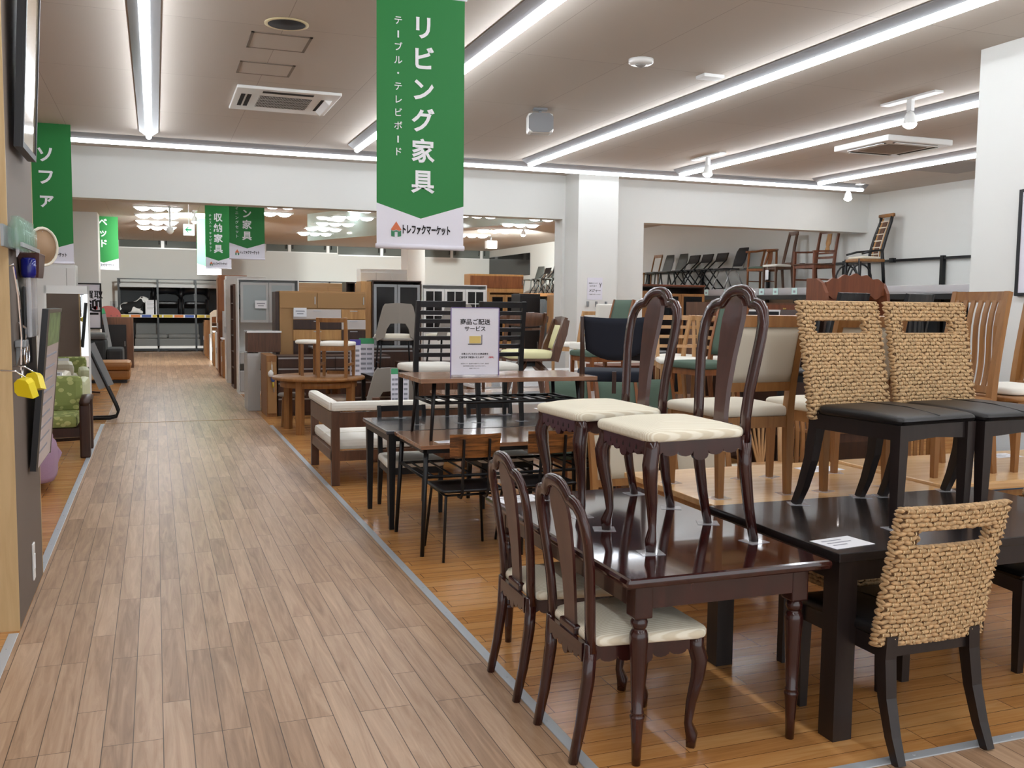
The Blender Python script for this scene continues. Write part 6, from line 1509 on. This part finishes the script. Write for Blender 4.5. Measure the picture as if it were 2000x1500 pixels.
t = thing('pouch', 'dark brown open pouch hanging on the display board', 'pouch', (-.60, q.y, q.z - .03), 0)
b = MB(); vs = []
for z, k in ((-.07, .8), (-.02, .9), (.05, 1), (.055, .96)): vs += [(-.05 * k, -.14 * k, z), (.05 * k, -.14 * k, z), (.05 * k, .14 * k, z), (-.05 * k, .14 * k, z)]
b.add(vs, [(3, 2, 1, 0)] + [(i * 4 + j, i * 4 + (j + 1) % 4, i * 4 + 4 + (j + 1) % 4, i * 4 + 4 + j) for i in range(3) for j in range(4)] + [(12, 13, 14, 15)]).obj('body', M['brown_leather'], t)
MB().tube([(-.045, 0, .02), (-.05, 0, .1)], .006, 6).obj('strap', M['brown_leather'], t)
q = onX(85, 482, -.56)
t = thing('disc', 'round tan disc with a pale rim hanging on the display board', 'disc', (-.562, q.y, q.z))
MB().lathe([(.001, 0), (.1, 0), (.1, .012), (.001, .012)], 26).xf(Matrix.Rotation(.9, 4, 'Z') @ Matrix.Rotation(-PI / 2, 4, 'X') ).obj('disc', M['tan_leather'], t)
MB().tube([(.1 * math.cos(k * PI / 10), 0, .1 * math.sin(k * PI / 10)) for k in range(20)], .008, 6, (0, 1, 0), True).xf(Matrix.Rotation(.9, 4, 'Z')).obj('rim', M['ivory'], t)
MB().tube([(0, 0, .08), (-.06, .03, .1), (-.089, .03, .1)], .004, 6).obj('hook', M['chrome'], t)
q = onX(40, 462, -.58)
t = thing('bottle_rack', 'silver wall rack with a row of clear green glass pieces on the display board', 'rack', (-.65, q.y, q.z))
b = MB().box(.0, .012, -.1, .62, -.05, .05).box(.08, .088, -.1, .62, -.05, -.03); b.obj('rail', M['steel'], t)
for k in range(6):
    MB().lathe([(.028, -.05), (.036, -.02), (.036, .05), (.022, .075), (.022, .095)], 14, (.05, k * .1 + .02, .0)).obj('glass', M['sage'], t)
for k in range(2): MB().lathe([(.03, -.05), (.036, -.03), (.036, .04), (.03, .05)], 14, (.05, .45 + k * .1, -.13)).obj('blue_glass', M['blue'], t)
q = onX(66, 560, -.59)
t = thing('film_bag', 'clear film bag hanging on the display board below the brown pouch', 'bag', (-.6, q.y, q.z - .1))
MB().box(-.012, .012, -.14, .14, -.16, .22, .01).obj('film', M['plastic'], t)
MB().box(-.03, -.02, -.12, .13, -.3, .1, .004).obj('black_sleeve', M['black'], t)
MB().tube([(0, 0, .22), (-.02, 0, .26), (-.045, 0, .26)], .004, 6).obj('hook', M['chrome'], t)
q = onX(31, 470, -.63)
o = MB().box(-.002, .002, -.05, .05, -.07, .07).xf(Matrix.Rotation(.25, 4, 'X')).obj('price_tag', M['lilac']); o.location = (-.625, q.y, q.z)
tag(o, 'pale paper tag hanging under the glass rack on the display board', 'price tag')

# purple sofa, green chair, cream sofa
t = thing('sofa', 'mauve fabric sofa with rounded arm just behind the display board', 'sofa', (-1.45, 9.0, 0), 0)
MB().box(-.5, .38, -.5, .9, .08, .40, .06).obj('base', M['purple'], t)
MB().sweep([(.42, .4, .34), (.50, .36, .24), (.46, .3, .1)], [.3, .3, .24], .34, (0, 1, 0), 12).obj('front_roll', M['purple'], t)
MB().cushion(.95, .95, -.55, .45, .28, .46, .04, .14).xf(Matrix.Translation((.08, .3, 0)) ).obj('seat_cushion', M['purple'], t)
MB().cushion(.5, .5, -.6, .1, .1, .42, .06, .2).xf(Matrix.Translation((.38, .28, 0))).obj('foot_cushion', M['purple'], t)
MB().box(.0, .52, .62, .84, .1, .60, .07).obj('arm', M['purple'], t)
MB().box(-.5, -.22, -.4, .85, .3, .85, .1).obj('backrest', M['purple'], t)
for x, y in ((-.42, -.35), (-.42, .75), (.3, -.3), (.3, .75)): MB().box(x - .03, x + .03, y - .03, y + .03, 0, .085).obj('leg', M['black'], t)
t = thing('armchair', 'dark wood armchair with green leaf-print cushions beside the mauve sofa', 'armchair', (-1.1, 11.15, 0), 0)
MB().box(-.42, .34, .12, .28, .44, .82, .06).xf(Matrix.Rotation(-.08, 4, 'X')).obj('back_cushion', M['leaf'], t)
MB().box(-.42, .33, -.42, .18, .31, .44, .05).obj('seat_cushion', M['leaf'], t)
for s, x in ((1, .40), (-1, -.49)):
    MB().box(x - .05, x + .05, -.45, -.34, 0, .56, .02).obj('leg', M['dark_oak'], t); MB().box(x - .04, x + .04, .2, .3, 0, .58, .02).obj('leg', M['dark_oak'], t)
    MB().sweep([(x, -.46, .57), (x, -.1, .60), (x, .3, .57)], .1, .06, (0, 0, 1), 8).obj('armrest', M['dark_oak'], t)
MB().box(-.45, .38, -.42, -.36, .22, .31).box(-.45, .38, .2, .26, .22, .31).obj('seat_rail', M['dark_oak'], t)
MB().sweep([(-.44, -.4, .08), (.36, .24, .25)], .03, None, (0, 0, 1), 4).sweep([(-.44, .24, .08), (.36, -.4, .2)], .03, None, (0, 0, 1), 4).obj('stretcher', M['dark_oak'], t)
t = thing('sofa', 'cream leather sofa behind the green leaf-print armchair', 'sofa', (-1.32, 12.3, 0))
MB().box(-.6, .42, -.3, .45, .1, .62, .06).obj('base', M['beige_leather'], t); MB().box(-.6, .36, -.34, .42, .62, .78, .06).obj('arm_pad', M['beige_leather'], t); MB().box(.425, .56, -.28, .45, .1, .7, .05).obj('side_panel', mat('pale_green_leather', (214, 216, 176), .5), t)
tagcard('white price tag on the cream leather sofa', (-1.07, 11.93, .77), .14, .08)
# standing mirror
c = onY(130, 700, 13.35)
t = thing('standing_mirror', 'tall white-framed standing mirror beside the green armchair', 'mirror', (-1.04, 13.35, 0), .05)
MB().box(-.235, .235, -.012, 0, .05, 1.70).obj('glass', M['mirror'], t)
MB().box(-.26, -.235, -.03, .02, .02, 1.80).box(.235, .26, -.03, .02, .02, 1.80).box(-.26, .26, -.03, .02, 1.70, 1.80).box(-.235, .235, -.03, .02, .02, .05).obj('frame', lam, t)
MB().sweep([(0, .02, 1.6), (0, .4, 0.02)], .04, .02, (1, 0, 0), 4).obj('stand', lam, t)
# black tilted frame rack
a = onz(232, 816, 0)
t = thing('frame_stand', 'black tube frame leaning beside the standing mirror at the aisle edge', 'frame stand', (-.62, 14.0, 0))
k = M['blackmetal']
for yo in (0, .22):
    MB().tube([(-.3, yo, .03), (.02, yo, .03), (.1, yo, .05), (.125, yo, .12), (.1, yo, .2), (-.28, yo, 1.12), (-.34, yo, 1.2)], .019, 8, (0, 1, 0)).obj('tube', k, t)
MB().sweep([(-.3, 0, .03), (-.3, .22, .03)], .03, None, (0, 0, 1), 8).sweep([(-.3, 0, 1.15), (-.3, .22, 1.15)], .03, None, (0, 0, 1), 8).obj('cross_bar', k, t)
MB().sweep([(-.02, .11, .45), (-.25, .11, 1.02)], .2, .012, (0, 1, 0), 4).obj('side_plate', M['steel'], t)
# recliner stool, ottoman, grey sofa
t = thing('footstool', 'beige leather footstool on a dark star base left of the aisle', 'footstool', (-1.2, 18.0, 0))
MB().cushion(.62, .62, -.3, .3, .28, .5, .05, .15).obj('seat', mat('biscuit_leather', (190, 160, 122), .5), t)
MB().lathe([(.03, .04), (.03, .3)], 10).obj('post', M['dark_oak'], t)
for q in range(4): MB().sweep([(0, 0, .06), (.3 * math.cos(q * PI / 2 + .5), .3 * math.sin(q * PI / 2 + .5), .02)], .05, .03, (0, 0, 1), 4).obj('leg', M['dark_oak'], t)
t = thing('recliner', 'dark recliner chair beside the beige footstool, left of the aisle', 'chair', (-1.5, 19.2, 0))
MB().box(-.4, .4, -.3, .4, .3, .55, .08).obj('seat', M['dark_grey'], t); MB().box(-.4, .4, .25, .45, .4, .85, .08).obj('backrest', M['dark_grey'], t)
MB().lathe([(.04, .02), (.04, .3)], 10).obj('post', M['black'], t)
for q in range(5): MB().sweep([(0, 0, .08), (.34 * math.cos(q * 1.256), .34 * math.sin(q * 1.256), .02)], .05, .035, (0, 0, 1), 4).obj('leg', M['black'], t)
b4, tp = onY(255, 748, 20.4), onY(255, 713, 20.4)
t = thing('ottoman', 'caramel brown leather ottoman at the left edge of the aisle', 'ottoman', (-1.15, 20.75, 0))
MB().box(-.65, .66, -.35, .5, .06, .25, .05).obj('base', M['caramel'], t); MB().box(-.65, .68, -.37, .5, .25, .42, .07).obj('cushion', M['caramel'], t)
MB().box(-.6, .6, -.3, .45, 0, .06).obj('plinth', M['black'], t)
t = thing('sofa', 'charcoal grey sofa seen from the side behind the caramel ottoman', 'sofa', (-1.6, 22.2, 0))
MB().box(-.9, .62, -.45, .5, .08, .80, .06).obj('arm', M['dark_grey'], t); MB().box(.625, .95, -.45, .5, .08, .62, .06).obj('seat', M['dark_grey'], t); MB().box(-.9, .62, -.46, .5, .805, .93, .05).obj('arm_pad', mat('mid_grey_fabric', (104, 106, 106), .9), t)
for x in (-.8, .8): MB().box(x - .04, x + .04, -.4, .4, 0, .08).obj('leg', M['black'], t)
# posters and cabinet near the left column
p = onY(146, 555, 23.79); q = onY(197, 640, 23.79)
t = thing('framed_poster', 'framed welcome poster on the left column beyond the mirror', 'poster', ((p.x + q.x) / 2 - .1, 23.795, q.z)); w = (q.x - p.x) / 2 + .1; h = p.z - q.z
MB().box(-w, w, -.015, -.001, 0, h).obj('print', M['lilac'], t)
MB().box(-w - .03, -w, -.03, -.001, -.03, h + .03).box(w, w + .03, -.03, -.001, -.03, h + .03).box(-w, w, -.03, -.001, -.03, 0).box(-w, w, -.03, -.001, h, h + .03).obj('frame', M['black'], t)
L = MB(); put(L, text_mb('持込買取', .19, .004), 0.04, -.018, h - .24); put(L, text_mb('歓迎', .30, .01), .09, -.018, h - .5); L.box(-.25, w - .04, -.018, -.0155, h * .3, h * .35); L.obj('lettering', M['ink'], t)
MB().box(0, .1, -.018, -.0155, h * .42, h * .53).box(.22, .3, -.018, -.0155, h * .42, h * .5).obj('picture', M['red'], t)
t = thing('tufted_chair', 'red leather armchair with a tufted arched back behind the left column', 'armchair', (onY(212, 640, 28).x, 28, 0))
pr = [(-.32, .5), (-.32, 1.2)] + [(.32 * math.cos(PI - k * PI / 10), 1.2 + .28 * math.sin(k * PI / 10)) for k in range(1, 10)] + [(.32, 1.2), (.32, .5)]
MB().prism(pr, -.06, .06, 'y').obj('backrest', M['red_leather'], t)
b = MB()
for i in range(4):
    for j in range(4): b.lathe([(.02, 0), (.012, .012)], 8, (0, 0, 0)) if False else b.box(-.24 + i * .15, -.21 + i * .15, -.068, -.0605, .75 + j * .15, .78 + j * .15)
b.obj('buttons', M['brown_leather'], t)
MB().box(-.33, .33, -.5, -.06, .3, .5, .05).obj('seat', M['red_leather'], t)
for x in (-.28, .28): MB().box(x - .03, x + .03, -.45, -.4, 0, .3).obj('leg', M['dark_oak'], t); MB().box(x - .03, x + .03, -.0, .05, 0, .5).obj('leg', M['dark_oak'], t)
xa, xb = onY(196, 660, 25).x, onY(260, 660, 25).x
cab('cabinet', 'brown panel-sided cabinet beside the left column holding a dark screen', 'cabinet', xa, xb, 25, 25.6, 0, 1.22, wal, [('door', .05, .8, .1, .86, M['black'])])
t = thing('leaning_board', 'slim grey and green board leaning against the dark screen cabinet', 'board', (onY(208, 700, 24.7).x, 24.75, 0))
MB().sweep([(.16, -.05, .02), (-.05, .22, 1.3)], .09, .02, (0, 1, 0), 4).obj('board', M['steel'], t); MB().sweep([(-.052, .21, 1.3), (-.09, .25, 1.42)], .1, .024, (0, 1, 0), 4).obj('tip', MATS['leaflet_green'], t)
cab('wardrobe', 'tall white wardrobe behind the standing mirror on the left', 'wardrobe', onY(60, 520, 17).x - .3, onY(147, 520, 17).x, 17, 17.5, 0, onY(120, 517, 17).z, lam, [('door', 0, .86, .02, .98), ('door', .86, 1, .02, .98)])
cab('cabinet', 'white leaning-topped cabinet behind the cream sofa on the left', 'cabinet', -2.1, -1.55, 14.6, 15.0, 0, 1.25, lam, [])
